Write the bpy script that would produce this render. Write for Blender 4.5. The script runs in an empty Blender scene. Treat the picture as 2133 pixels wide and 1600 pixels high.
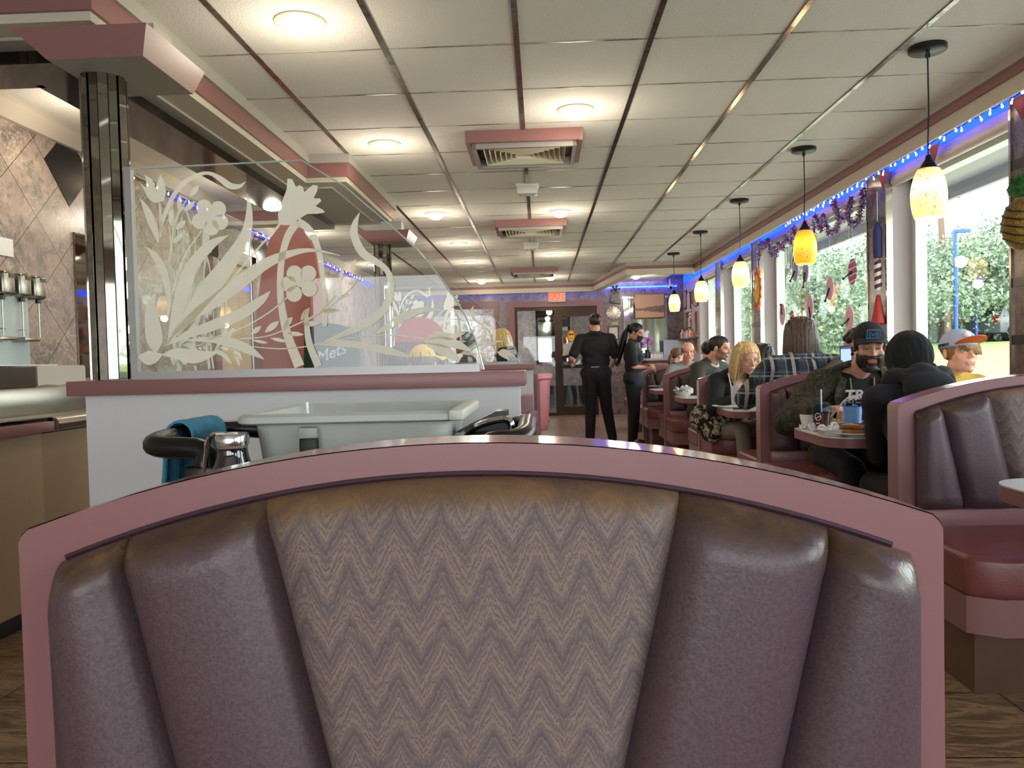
import bpy, bmesh, math, random
from mathutils import Vector, Matrix, Euler
random.seed(7)
D=bpy.data; COL=bpy.context.scene.collection
PI=math.pi
# ---------------------------------------------------------------- camera
F_PX,PITCH,YAW,ROLL,CAM_Z=1649.2,-0.02977,-0.03723,-0.02441,1.10
def cam_axes():
    cp,sp=math.cos(PITCH),math.sin(PITCH);cy,sy=math.cos(YAW),math.sin(YAW);cr,sr=math.cos(ROLL),math.sin(ROLL)
    f=Vector((sy*cp,cy*cp,sp));r=Vector((cy,-sy,0));u=r.cross(f)
    return r*cr+u*sr,-r*sr+u*cr,f
cr_,cu_,cf_=cam_axes()
cd=D.cameras.new('camera');cam=D.objects.new('camera',cd);COL.objects.link(cam)
cd.sensor_fit='HORIZONTAL';cd.sensor_width=36;cd.lens=F_PX*36/2133;cd.clip_start=.02;cd.clip_end=400
m=Matrix((cr_,cu_,-cf_)).transposed().to_4x4();m.translation=Vector((0,0,CAM_Z));cam.matrix_world=m
bpy.context.scene.camera=cam
def at(px,py,X=None,Y=None,Z=None):
    d=cf_+cr_*((px-1066.5)/F_PX)+cu_*((800-py)/F_PX)
    t=X/d.x if X is not None else Y/d.y if Y is not None else (Z-CAM_Z)/d.z
    return Vector((d.x*t,d.y*t,CAM_Z+d.z*t))
# ---------------------------------------------------------------- materials
def lin(c):
    return tuple(((v/255)/12.92 if v/255<=.04045 else ((v/255+.055)/1.055)**2.4) for v in c)+(1,)
class NT:
    def __init__(s,name):
        s.m=D.materials.new(name);s.m.use_nodes=True;s.t=s.m.node_tree;s.n=s.t.nodes;s.l=s.t.links
        s.b=s.n['Principled BSDF'];s.out=s.n['Material Output'];s._c=None
    def add(s,ty,**k):
        x=s.n.new(ty)
        for a,v in k.items():
            if a.startswith('i_'): s.put(x,a[2:],v)
            else: setattr(x,a,v)
        return x
    def put(s,x,key,v):
        if key.isdigit(): key=int(key)
        elif key not in x.inputs: key=key.replace('_',' ')
        sock=x.inputs[key]
        if isinstance(v,bpy.types.NodeSocket): s.l.new(v,sock)
        else: sock.default_value=v
    @property
    def co(s):
        if s._c is None: s._c=s.add('ShaderNodeTexCoord').outputs['Object']
        return s._c
    def map(s,scale=(1,1,1),rot=(0,0,0),loc=(0,0,0),src=None):
        x=s.add('ShaderNodeMapping');s.l.new(src or s.co,x.inputs[0])
        x.inputs['Scale'].default_value=scale;x.inputs['Rotation'].default_value=rot;x.inputs['Location'].default_value=loc
        return x.outputs[0]
    def noise(s,scale=5,detail=3,rough=.5,v=None,dist=0):
        x=s.add('ShaderNodeTexNoise');s.l.new(v or s.co,x.inputs['Vector'])
        x.inputs['Scale'].default_value=scale;x.inputs['Detail'].default_value=detail;x.inputs['Roughness'].default_value=rough;x.inputs['Distortion'].default_value=dist
        return x.outputs[0]
    def voro(s,scale=5,feat='F1',v=None,out=0):
        x=s.add('ShaderNodeTexVoronoi',feature=feat);s.l.new(v or s.co,x.inputs['Vector']);x.inputs['Scale'].default_value=scale
        return x.outputs[out]
    def ramp(s,fac,stops,interp='LINEAR'):
        x=s.add('ShaderNodeValToRGB');s.l.new(fac,x.inputs[0]);e=x.color_ramp;e.interpolation=interp
        while len(e.elements)<len(stops): e.elements.new(.5)
        for q,(p,c) in zip(e.elements,stops): q.position=p;q.color=lin(c) if len(c)==3 else c
        return x.outputs[0]
    def math(s,op,a,b=0,c=None):
        x=s.add('ShaderNodeMath',operation=op)
        for i,v in enumerate((a,b,c)):
            if v is None: continue
            if isinstance(v,bpy.types.NodeSocket): s.l.new(v,x.inputs[i])
            else: x.inputs[i].default_value=v
        return x.outputs[0]
    def mix(s,f,a,b,mode='MIX'):
        x=s.add('ShaderNodeMix',data_type='RGBA',blend_type=mode)
        for i,v in ((0,f),(6,a),(7,b)):
            if isinstance(v,bpy.types.NodeSocket): s.l.new(v,x.inputs[i])
            else: x.inputs[i].default_value=v if i==0 else lin(v)
        return x.outputs[2]
    def xyz(s,v=None):
        x=s.add('ShaderNodeSeparateXYZ');s.l.new(v or s.co,x.inputs[0]);return x.outputs
    def comb(s,x,y,z):
        q=s.add('ShaderNodeCombineXYZ')
        for i,v in enumerate((x,y,z)):
            if isinstance(v,bpy.types.NodeSocket): s.l.new(v,q.inputs[i])
            else: q.inputs[i].default_value=v
        return q.outputs[0]
    def attr(s,name='Col'):
        x=s.add('ShaderNodeVertexColor',layer_name=name);return x.outputs[0]
    def bump(s,h,strength=.3,dist=.01):
        x=s.add('ShaderNodeBump');s.l.new(h,x.inputs['Height']);x.inputs['Strength'].default_value=strength;x.inputs['Distance'].default_value=dist
        s.l.new(x.outputs[0],s.b.inputs['Normal'])
    def set(s,**k):
        for a,v in k.items():
            a={'col':'Base Color','rough':'Roughness','metal':'Metallic','alpha':'Alpha','spec':'Specular IOR Level','coat':'Coat Weight','trans':'Transmission Weight','ior':'IOR','emit':'Emission Color','estr':'Emission Strength','sss':'Subsurface Weight'}[a]
            q=s.b.inputs[a]
            if isinstance(v,bpy.types.NodeSocket): s.l.new(v,q)
            else: q.default_value=lin(v) if isinstance(v,tuple) and len(v)==3 else v
        return s
def M(name,col,rough=.5,metal=0,var=0,vs=8,bump=0,bs=60,**k):
    t=NT(name);t.set(rough=rough,metal=metal,**k)
    if var:
        c2=tuple(max(0,v*(1-var)) for v in col)
        t.set(col=t.mix(t.noise(vs,4),col,c2))
    else: t.set(col=tuple(col))
    if bump: t.bump(t.noise(bs,3),bump,.004)
    return t.m
def emis(name,col,s):
    t=NT(name);t.set(col=col,emit=col,estr=s,rough=.4)
    if 'led' not in name: t.m.cycles.emission_sampling='NONE'
    return t.m
# ---------------------------------------------------------------- mesh builder
class MB:
    def __init__(s): s.v=[];s.f=[];s.c=None
    def add(s,v,f,M4=None):
        b=len(s.v)
        s.v+= [tuple(M4@Vector(p)) for p in v] if M4 is not None else [tuple(p) for p in v]
        s.f+=[tuple(b+i for i in q) for q in f];return s
    def box(s,a,b,bev=0,M4=None,seg=2):
        x0,y0,z0=[min(p,q) for p,q in zip(a,b)];x1,y1,z1=[max(p,q) for p,q in zip(a,b)]
        v=[(x0,y0,z0),(x1,y0,z0),(x1,y1,z0),(x0,y1,z0),(x0,y0,z1),(x1,y0,z1),(x1,y1,z1),(x0,y1,z1)]
        f=[(0,3,2,1),(4,5,6,7),(0,1,5,4),(1,2,6,5),(2,3,7,6),(3,0,4,7)]
        if bev: return s.bmadd(v,f,bev,seg,M4)
        return s.add(v,f,M4)
    def bmadd(s,v,f,bev,seg=2,M4=None,ang=None):
        bm=bmesh.new();vs=[bm.verts.new(p) for p in v]
        for q in f: bm.faces.new([vs[i] for i in q])
        bm.normal_update()
        es=[e for e in bm.edges if ang is None or (len(e.link_faces)==2 and e.calc_face_angle()>ang)]
        bmesh.ops.bevel(bm,geom=es,offset=bev,segments=seg,profile=.5,affect='EDGES',clamp_overlap=True)
        bm.verts.index_update()
        s.add([p.co[:] for p in bm.verts],[[p.index for p in q.verts] for q in bm.faces],M4);bm.free();return s
    def prism(s,pts,h0,h1,ax='z',bev=0,M4=None,seg=2):
        n=len(pts)
        def P(p,h): return (p[0],p[1],h) if ax=='z' else (p[0],h,p[1]) if ax=='y' else (h,p[0],p[1])
        v=[P(p,h0) for p in pts]+[P(p,h1) for p in pts]
        f=[tuple(range(n))[::-1],tuple(range(n,2*n))]+[(i,(i+1)%n,n+(i+1)%n,n+i) for i in range(n)]
        if bev: return s.bmadd(v,f,bev,seg,M4,ang=.6)
        return s.add(v,f,M4)
    def tube(s,path,r,n=8,caps=True,flat=None,M4=None):
        path=[Vector(p) for p in path];k=len(path);rs=r if isinstance(r,(list,tuple)) else [r]*k
        v=[];up=None
        for i,p in enumerate(path):
            t=(path[min(i+1,k-1)]-path[max(i-1,0)]).normalized()
            if up is None: up=Vector((0,0,1)) if abs(t.z)<.9 else Vector((0,1,0))
            sd=t.cross(up).normalized();up=sd.cross(t).normalized()
            for j in range(n):
                a=2*PI*j/n;v.append(p+sd*math.cos(a)*rs[i]*(flat or 1)+up*math.sin(a)*rs[i])
        f=[(i*n+j,i*n+(j+1)%n,(i+1)*n+(j+1)%n,(i+1)*n+j) for i in range(k-1) for j in range(n)]
        if caps: f+=[tuple(range(n))[::-1],tuple(range((k-1)*n,k*n))]
        return s.add(v,f,M4)
    def lathe(s,prof,c=(0,0,0),n=24,M4=None,sx=1,sy=1):
        v=[];f=[];k=len(prof)
        for r,z in prof:
            for j in range(n):
                a=2*PI*j/n;v.append((c[0]+r*math.cos(a)*sx,c[1]+r*math.sin(a)*sy,c[2]+z))
        f=[(i*n+j,i*n+(j+1)%n,(i+1)*n+(j+1)%n,(i+1)*n+j) for i in range(k-1) for j in range(n)]
        if prof[0][0]>1e-4: f.append(tuple(range(n))[::-1])
        if prof[-1][0]>1e-4: f.append(tuple(range((k-1)*n,k*n)))
        return s.add(v,f,M4)
    def ell(s,c,r,R=None,nu=16,nv=10):
        if not isinstance(r,(list,tuple)): r=(r,r,r)
        v=[(0,0,1)]+[(math.sin(PI*i/nv)*math.cos(2*PI*j/nu),math.sin(PI*i/nv)*math.sin(2*PI*j/nu),math.cos(PI*i/nv)) for i in range(1,nv) for j in range(nu)]+[(0,0,-1)]
        v=[Vector((p[0]*r[0],p[1]*r[1],p[2]*r[2])) for p in v]
        if R is not None: v=[R@p for p in v]
        v=[p+Vector(c) for p in v];f=[(0,1+j,1+(j+1)%nu) for j in range(nu)]
        for i in range(nv-2):
            a=1+i*nu
            f+=[(a+j,a+nu+j,a+nu+(j+1)%nu,a+(j+1)%nu) for j in range(nu)]
        L=len(v)-1;a=1+(nv-2)*nu;f+=[(L,a+(j+1)%nu,a+j) for j in range(nu)]
        return s.add(v,f)
    def cap(s,a,b,ra,rb,n=12):
        a=Vector(a);b=Vector(b);t=b-a;L=t.length
        if L<1e-6: return s.ell(a,ra)
        q=t.to_track_quat('Z','Y').to_matrix().to_4x4();q.translation=a
        pr=[(ra*math.cos(x),ra*math.sin(x)) for x in [-PI/2+PI/2*i/4 for i in range(5)]]+[(rb*math.cos(x),L+rb*math.sin(x)) for x in [PI/2*i/4 for i in range(5)]]
        pr[0]=(0,-ra);pr[-1]=(0,L+rb)
        v=[(0,0,-ra)];f=[]
        for r,z in pr[1:-1]: v+=[(r*math.cos(2*PI*j/n),r*math.sin(2*PI*j/n),z) for j in range(n)]
        v.append((0,0,L+rb));k=len(pr)-2
        f=[(0,1+(j+1)%n,1+j) for j in range(n)]
        for i in range(k-1): f+=[(1+i*n+j,1+i*n+(j+1)%n,1+(i+1)*n+(j+1)%n,1+(i+1)*n+j) for j in range(n)]
        f+=[(len(v)-1,1+(k-1)*n+j,1+(k-1)*n+(j+1)%n) for j in range(n)]
        return s.add(v,f,q)
    def grid(s,fn,nu,nv,flip=False):
        v=[fn(i/nu,j/nv) for j in range(nv+1) for i in range(nu+1)]
        w=nu+1;f=[(j*w+i,j*w+i+1,(j+1)*w+i+1,(j+1)*w+i) for j in range(nv) for i in range(nu)]
        if flip: f=[q[::-1] for q in f]
        return s.add(v,f)
    def build(s,name,mat,parent=None,smooth=40,world=False,cols=None):
        me=D.meshes.new(name)
        v=s.v
        if world and parent is not None:
            w=W(parent).inverted();v=[tuple(w@Vector(p)) for p in v]
        me.from_pydata(v,[],s.f);me.update()
        if smooth is not None:
            me.shade_smooth()
            if smooth<180: me.set_sharp_from_angle(angle=math.radians(smooth))
        if cols is not None:
            ca=me.color_attributes.new('Col','FLOAT_COLOR','POINT')
            for i,c in enumerate(cols): ca.data[i].color=c
        if mat is not None: me.materials.append(mat)
        o=D.objects.new(name,me);COL.objects.link(o)
        if parent is not None: o.parent=parent
        return o
def W(o):
    m=Matrix.LocRotScale(o.location,o.rotation_euler,o.scale)
    return (W(o.parent)@m) if o.parent else m
def tag(o,label=None,cat=None,group=None,kind=None):
    if label:o['label']=label
    if cat:o['category']=cat
    if group:o['group']=group
    if kind:o['kind']=kind
    return o
def thing(name,label,cat,loc=(0,0,0),rz=0,group=None):
    o=D.objects.new(name,None);COL.objects.link(o);o.empty_display_size=.05
    o.location=loc;o.rotation_euler=(0,0,rz);return tag(o,label,cat,group)
def struct(name,mb,mat,smooth=40):
    o=mb.build(name,mat,None,smooth);o['kind']='structure';return o
def dup(o,loc=None,label=None,group=None,rz=None,parent=None):
    c=o.copy();COL.objects.link(c)
    if parent is not None: c.parent=parent
    if loc is not None:c.location=loc
    if rz is not None:c.rotation_euler=(0,0,rz)
    if label:c['label']=label
    if group:c['group']=group
    for ch in list(o.children): dup(ch,parent=c)
    return c
def box(*a,**k): return MB().box(*a,**k)
def lamp(name,loc,w,col=(1,.8,.55),r=.05,ty='POINT'):
    l=D.lights.new(name,ty);l.energy=w;l.color=col
    if ty=='POINT': l.shadow_soft_size=r
    o=D.objects.new(name,l);COL.objects.link(o);o.location=loc;return o
def text_mesh(txt,size,depth=.002,shear=0,bold=0):
    cu=D.curves.new('t','FONT');cu.body=txt;cu.size=size;cu.extrude=depth;cu.shear=shear;cu.offset=bold;cu.align_x='CENTER';cu.align_y='CENTER';cu.resolution_u=3
    o=D.objects.new('t',cu);COL.objects.link(o)
    dg=bpy.context.evaluated_depsgraph_get();me=D.meshes.new_from_object(o.evaluated_get(dg))
    v=[p.co[:] for p in me.vertices];f=[tuple(p.vertices) for p in me.polygons]
    D.objects.remove(o);D.curves.remove(cu);D.meshes.remove(me)
    return v,f
def interp(pts,t):
    # catmull-rom through 2D/3D points, t in 0..1
    n=len(pts)-1;x=min(max(t*n,0),n-1e-9);i=int(x);u=x-i
    p=[Vector(pts[min(max(i+k,0),n)]) for k in (-1,0,1,2)]
    return .5*((2*p[1])+(p[2]-p[0])*u+(2*p[0]-5*p[1]+4*p[2]-p[3])*u*u+(3*p[1]-p[0]-3*p[2]+p[3])*u**3)
def curve(pts,n): return [interp(pts,i/n) for i in range(n+1)]
# ================================================================ room shell
CEIL=2.55;WX=2.78;FARY=15.46;LX=-2.83
pink=M('pink_laminate',(140,97,98),.32,var=.06,vs=3)
pink_d=M('pink_laminate_trim',(140,96,94),.38,var=.06,vs=3)
cream=M('cream_trim',(196,186,170),.5)
grey_t=M('grey_trim',(164,158,150),.5)
white_p=M('white_laminate',(206,205,206),.42,var=.05,vs=1.5)
chrome=M('chrome',(205,205,205),.12,1)
steel=M('brushed_steel',(178,172,162),.3,1,var=.15,vs=4)
alu=M('aluminium',(196,196,196),.35,.75)
alu_w=M('white_aluminium',(206,210,204),.4,.2)
black=M('black_plastic',(14,14,15),.3)
black_m=M('black_metal',(20,19,18),.4,.3)
brown_a=M('bronze_aluminium',(58,42,32),.35,.6)
white_pl=M('white_plastic',(225,223,215),.4)
paper=M('white_paper',(228,228,226),.8)
def marble(name,cols,tile=None,rot=0,sc=7):
    t=NT(name);v=t.map((1,1,1))
    n=t.noise(sc*.8,10,.72,v,dist=.4);base=t.ramp(n,[(.36,cols[0]),(.46,cols[1]),(.53,cols[2]),(.62,cols[3])])
    wv=t.add('ShaderNodeTexNoise');t.l.new(v,wv.inputs[0]);wv.inputs['Scale'].default_value=sc*2.2;wv.inputs['Detail'].default_value=4
    vv=t.add('ShaderNodeMix',data_type='VECTOR');vv.inputs[0].default_value=.12;t.l.new(v,vv.inputs[4]);t.l.new(wv.outputs[1],vv.inputs[5])
    cell=t.voro(sc*2.6,'SMOOTH_F1',vv.outputs[1]);base=t.mix(t.math('MULTIPLY',cell,.9),base,cols[3],'MIX')
    vein=t.voro(sc*3.0,'DISTANCE_TO_EDGE',vv.outputs[1]);msk=t.ramp(t.noise(sc*.6,3,.5,v),[(.40,(0,0,0)),(.55,(255,255,255))])
    c=t.mix(t.math('MULTIPLY',t.ramp(vein,[(0,(200,200,200)),(.06,(0,0,0))]),msk),base,cols[4])
    if tile:
        x,y,z=t.xyz(t.map((1,1,1),(math.radians(rot),0,0)))
        g=None
        for q in (y,z):
            fr=t.math('FRACT',t.math('DIVIDE',q,tile));d=t.math('LESS_THAN',t.math('ABSOLUTE',t.math('SUBTRACT',fr,.5)),.006)
            g=d if g is None else t.math('MAXIMUM',g,d)
        c=t.mix(g,c,(58,46,40))
    t.set(col=c,rough=.25);return t.m
marb_w=marble('brown_marble',[(104,95,91),(166,145,134),(188,162,148),(130,121,116),(212,198,182)],.311,45,6)
marb_g=marble('grey_purple_marble',[(70,58,56),(112,96,92),(140,122,116),(92,80,78),(170,154,146)],None,0,6)
marb_p=marble('pillar_marble',[(66,56,54),(98,84,80),(122,106,98),(80,70,68),(146,130,120)],None,0,9)
# floor
t=NT('stone_tile_floor');v=t.map((1,1,1))
wv=t.noise(2.2,6,.62,t.map((1.2,5,1),(0,0,.5)),dist=1.6)
c=t.ramp(wv,[(.30,(62,48,36)),(.42,(122,98,74)),(.50,(164,134,100)),(.57,(104,84,66)),(.64,(150,120,88)),(.74,(176,158,132))])
x,y,z=t.xyz();g=None
for q,o in ((x,.09),(y,.2)):
    fr=t.math('FRACT',t.math('DIVIDE',t.math('ADD',q,o+20),.41));d=t.math('LESS_THAN',t.math('ABSOLUTE',t.math('SUBTRACT',fr,.5)),.008);g=d if g is None else t.math('MAXIMUM',g,d)
t.set(col=t.mix(g,c,(44,36,28)),rough=.28);floor_m=t.m
struct('floor',box((-2.93,-4.2,-.12),(3.0,18.4,0)),floor_m)
# ceiling
t=NT('ceiling_tile');n1=t.noise(150,4,.6);n2=t.noise(1.2,3)
t.set(col=t.mix(n2,(226,223,214),(216,212,202)),rough=.9);t.bump(n1,.8,.008);ceil_m=t.m
mb=MB().box((-2.93,-4.2,CEIL),(2.345,15.3,CEIL+.1));struct('ceiling',mb,ceil_m)
struct('ceiling_cove',box((2.345,-4.2,2.66),(3.0,15.6,2.7)),M('cove_paint',(150,140,150),.7))
# T-bar grid: mirrored main runners and thin cross tees
t=NT('mirror_strip');n=t.noise(9,5,.7,t.map((1,1,1)));t.set(col=t.ramp(n,[(.35,(70,62,54)),(.5,(150,146,138)),(.62,(110,100,90)),(.75,(215,214,210))]),metal=.9,rough=.16);strip_m=t.m
mb=MB()
for i in range(-1,6):
    x=-1.2965+.61*i
    y0=5.45 if i==0 else 7.3 if i<0 else -4.2
    y0=-4.2 if i==0 else y0
    mb.box((x-.013,y0,CEIL-.006),(x+.013,15.2,CEIL+.002))
struct('trim_1',mb,strip_m)
t=NT('cross_tee');n=t.noise(5,3);t.set(col=t.ramp(n,[(.4,(96,86,74)),(.6,(190,186,176))]),rough=.3,metal=.4);cross_m=t.m
mb=MB()
for j in range(-13,19):
    y=3.6715+.61*j
    xl=-2.8 if y<2.8 else -1.56 if y<5.43 else -1.28 if y<7.2 else -2.8
    mb.box((xl,y-.0035,CEIL-.003),(2.345,y+.0035,CEIL+.002))
struct('trim_2',mb,cross_m)
# banded fascia (grey / pink / cream) profile helper along a polyline
def fascia(name,path,inward,z0=2.363,top=CEIL,depth=.16,b=(.055,.103)):
    bands=[(top-b[0],top+.005,0,grey_t),(top-b[1],top-b[0],.018,pink_d),(z0,top-b[1],.034,cream)]
    for bi,(a,b,off,mt) in enumerate(bands):
        mb=MB()
        pts=[Vector(p) for p in path];n=len(pts);nor=[]
        for i in range(n-1):
            d=(pts[i+1]-pts[i]).normalized();nor.append(Vector((-d.y,d.x))*inward)
        front=[];back=[]
        for i in range(n):
            if i==0:q=nor[0];k=1
            elif i==n-1:q=nor[-1];k=1
            else:
                q=(nor[i-1]+nor[i]).normalized();k=1/max(.3,q.dot(nor[i]))
            front.append(pts[i]+q*off*k);back.append(pts[i]+q*(depth)*k)
        for i in range(n-1):
            poly=[front[i],front[i+1],back[i+1],back[i]]
            mb.prism([p[:] for p in poly],a,b,'z')
        struct(name+('' if bi==0 else ''),mb,mt)
fascia('trim_3',[(2.345,-4.2),(2.345,12.36)],-1,depth=.05)
fascia('trim_4',[(2.345,12.36),(1.49,12.36),(1.16,15.12),(-2.83,15.12)],1,depth=.18)
fascia('trim_5',[(-2.83,2.8),(-1.56,2.8),(-1.56,5.43),(-1.28,5.43),(-1.28,7.2),(-2.83,7.2)],1,z0=2.362,depth=.2,b=(.062,.155))
# left soffit underside: grey band then dark mirrored mosaic strip
struct('trim_6',MB().box((-1.80,3.0,2.35),(-1.73,6.0,2.362)).box((-2.83,2.95,2.35),(-1.73,3.05,2.362)).box((-1.8,5.6,2.35),(-1.45,7.0,2.362)),grey_t)
t=NT('dark_mirror_mosaic');x,y,z=t.xyz();br=t.add('ShaderNodeTexBrick');t.l.new(t.map((2.2,2.2,2.2),(0,0,PI/2)),br.inputs[0]);br.inputs['Color1'].default_value=lin((40,32,22));br.inputs['Color2'].default_value=lin((12,10,8));br.inputs['Mortar'].default_value=lin((8,7,6));br.inputs['Scale'].default_value=3;br.inputs['Mortar Size'].default_value=.03
t.set(col=br.outputs[0],metal=.1,rough=.1);mosaic=t.m
struct('trim_7',MB().box((-2.06,3.05,2.30),(-1.80,7.0,2.35)).box((-2.83,3.05,2.30),(-2.06,3.28,2.35)),mosaic)
struct('trim_8',MB().box((-2.09,3.28,2.30),(-2.06,7.0,2.55)).box((-2.83,3.28,2.30),(-2.06,3.31,2.55)),mosaic)
# left marble wall with black diamond inlays and white crown
mb=MB().box((LX-.1,-4.2,0),(LX,15.5,2.56));struct('wall_left',mb,marb_w)
mb=MB()
for yc in (1.1,2.92,4.72,8.0):
    mb.prism([(yc-.23,2.325),(yc,2.095),(yc+.23,2.325),(yc,2.555)],LX-.002,LX+.004,'x')
struct('trim_9',mb,M('black_granite',(20,18,17),.2))
mb=MB().prism([(LX,2.55),(LX+.09,2.55),(LX+.09,2.52),(LX+.03,2.45),(LX,2.45)],-4.2,15.4,'y');struct('trim_10',mb,cream)
# right window wall ----------------------------------------------------------
p_c=[-2.85,-1.02,.98,2.81,4.53,6.54,10.14,12.25]
plist=[(c-.18,c+.18) for c in p_c[:-1]]+[(12.1,12.42)]
plist[6]=(9.95,10.33)
Z0,Z1=.78,2.46
opens=[(plist[i][1],plist[i+1][0]) for i in range(len(plist)-1)]+[(12.42,13.9)]
mb=MB().box((WX,-4.2,0),(3.04,15.6,Z0)).box((WX,-4.2,Z1),(3.04,15.6,2.7))
for a,b in plist: mb.box((WX,a,Z0),(3.04,b,Z1))
mb.box((WX,13.9,Z0),(3.04,15.6,Z1)).box((WX,-4.2,Z0),(3.04,plist[0][0],Z1))
struct('wall_right',mb,M('window_wall_paint',(176,168,166),.5))
mb=MB()
for a,b in plist: mb.box((WX-.04,a,0),(WX,b,2.53))
struct('trim_11',mb,marb_p)
mb=MB()
for a,b in plist:
    for z in (1.12,1.45,1.78,2.12):
        mb.box((WX-.045,a+.015,z),(WX-.035,b-.015,z+.055))
struct('trim_12',mb,M('black_inlay',(22,21,22),.3))
mb=MB()
for a,b in plist: 
    for y in (a-.012,b-.008): mb.box((WX-.05,y,0),(WX,y+.02,2.53))
struct('trim_13',mb,M('mirror_edge',(180,170,150),.15,.9))
glass_t=NT('window_glass');glass_t.set(col=(235,245,240),rough=0,trans=1,ior=1.02,spec=.3)
def clear(name,tint=(1,1,1),refl=.06):
    t=NT(name);tr=t.add('ShaderNodeBsdfTransparent');tr.inputs[0].default_value=(*tint,1)
    gl=t.add('ShaderNodeBsdfGlossy');gl.inputs['Roughness'].default_value=.01
    fr=t.add('ShaderNodeLayerWeight')
    fz=t.math('ADD',t.math('MULTIPLY',t.math('POWER',fr.outputs[1],4.0),.8),.04)
    mx=t.add('ShaderNodeMixShader');t.l.new(t.math('MULTIPLY',fz,refl/.06*.7),mx.inputs[0]);t.l.new(tr.outputs[0],mx.inputs[1]);t.l.new(gl.outputs[0],mx.inputs[2]);t.l.new(mx.outputs[0],t.out.inputs[0]);return t.m
glass=clear('clear_glass',(.93,.97,.95))
glass_g=clear('greenish_glass',(.90,.95,.93),.11)
for k,(a,b) in enumerate(opens):
    mb=MB();fr=.05
    for y0,y1 in ((a,a+.06),(b-.06,b)): mb.box((2.93,y0,Z0),(3.02,y1,Z1))
    mb.box((2.93,a,Z0),(3.02,b,Z0+.07)).box((2.93,a,Z1-.06),(3.02,b,Z1)).box((2.90,b-.13,Z0),(2.935,b-.1,Z1)).box((2.75,a,Z0-.03),(3.04,b,Z0))
    w=struct('window_%d'%(k+1),mb,alu_w)
    MB().box((2.975,a+.06,Z0+.07),(2.981,b-.06,Z1-.06)).build('glass_pane',glass,w)
# blind cassettes above each window
for k,(a,b) in enumerate(opens):
    mb=MB().tube([(2.80,a+.02,2.43),(2.80,b-.02,2.43)],.042,14)
    mb.build('trim_%d'%(20+k),cream)['kind']='structure'
# far wall with door and mirror, glazed vestibule
dL,dR,dT=-.62,1.23,2.2
mb=MB().box((-2.93,FARY,0),(-1.8,FARY+.12,2.7)).box((-.83,FARY,0),(dL,FARY+.12,2.7)).box((dR,FARY,0),(3.04,FARY+.12,2.7)).box((-1.8,FARY,2.16),(-.83,FARY+.12,2.7)).box((dL,FARY,2.16),(dR,FARY+.12,2.7)).box((-1.8,FARY,0),(-.83,FARY+.12,.95))
struct('wall_far',mb,marb_g)
mb=MB().box((-1.86,FARY-.04,.96),(-1.76,FARY+.13,2.12)).box((-.9,FARY-.04,.96),(-.8,FARY+.13,2.12)).box((-1.86,FARY-.04,2.12),(-.8,FARY+.13,2.26)).box((-1.86,FARY-.04,.88),(-.8,FARY+.13,.96))
w=struct('window_20',mb,pink_d);MB().box((-1.76,FARY+.06,.96),(-.9,FARY+.066,2.12)).build('glass_pane',glass,w)
mb=MB().box((dL,FARY-.06,0),(dL+.13,FARY+.13,dT-.08)).box((dR-.13,FARY-.06,0),(dR,FARY+.13,dT-.08)).box((dL,FARY-.06,dT-.08),(dR,FARY+.13,dT+.03))
struct('trim_14',mb,pink_d)
mb=MB().box((-.49,FARY,0),(-.44,FARY+.1,2.06)).box((1.05,FARY,0),(1.10,FARY+.1,2.06)).box((-.49,FARY,2.06),(1.1,FARY+.1,2.12)).box((.28,FARY-.0,0),(.33,FARY+.1,2.06)).box((-.44,FARY+.02,0),(.28,FARY+.08,.06))
struct('trim_15',mb,brown_a);mb=MB().box((-.44,FARY+.04,.06),(.28,FARY+.046,2.06));o=struct('window_21',mb,glass)
dr=thing('exit_door','brown metal framed glass exit door at the end of the aisle','door',(.33,FARY,0));dr['kind']='structure';dr.name='door_1'
mb=MB().box((.0,.0,.01),(.10,.06,2.055)).box((.63,0,.01),(.72,.06,2.055)).box((.1,0,1.93),(.63,.06,2.055)).box((.1,0,.01),(.63,.06,.17)).box((.1,0,.92),(.63,.05,.99));mb.build('door_frame',brown_a,dr)
MB().box((.1,.03,.17),(.63,.036,1.93)).build('glass_pane',glass,dr)
MB().box((.11,-.05,.93),(.62,-.03,.98)).box((.03,-.05,.75),(.06,-.02,1.05)).build('handle',black_m,dr)
# vestibule behind
mb=MB().box((-2.1,18.0,0),(1.6,18.1,2.7)).box((-.9,15.58,0),(-.8,18.0,.9)).box((1.5,15.58,0),(1.6,18,2.7)).box((-2.1,15.58,2.6),(1.6,18.1,2.7));struct('wall_vestibule',mb,marble('vestibule_marble',[(120,104,104),(158,140,138),(184,168,164),(138,122,124),(214,204,200)],None,0,5))
mb=MB().box((-.8,17.9,.08),(1.5,18.0,.5));struct('baseboard_vestibule',mb,M('dark_base_tile',(34,34,38),.3))
mb=MB().box((-.05,17.96,1.05),(.62,17.99,2.05));struct('trim_16',mb,M('mirror',(200,205,200),.03,1))
mb=MB().box((-.10,17.95,1.0),(-.05,17.99,2.3)).box((.62,17.95,1.0),(.67,17.99,2.3)).box((-.1,17.95,2.05),(.67,17.99,2.2));struct('trim_17',mb,black_m)
# wall behind the photographer, with wide windows
mb=MB().box((-2.93,-4.3,0),(3.04,-4.2,.8)).box((-2.93,-4.3,2.13),(3.04,-4.2,2.7))
for x in (-2.93,-1.0,1.0,2.8): mb.box((x,-4.3,.8),(x+.24,-4.2,2.13))
struct('wall_back',mb,M('back_wall_paint',(150,130,126),.6))
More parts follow.
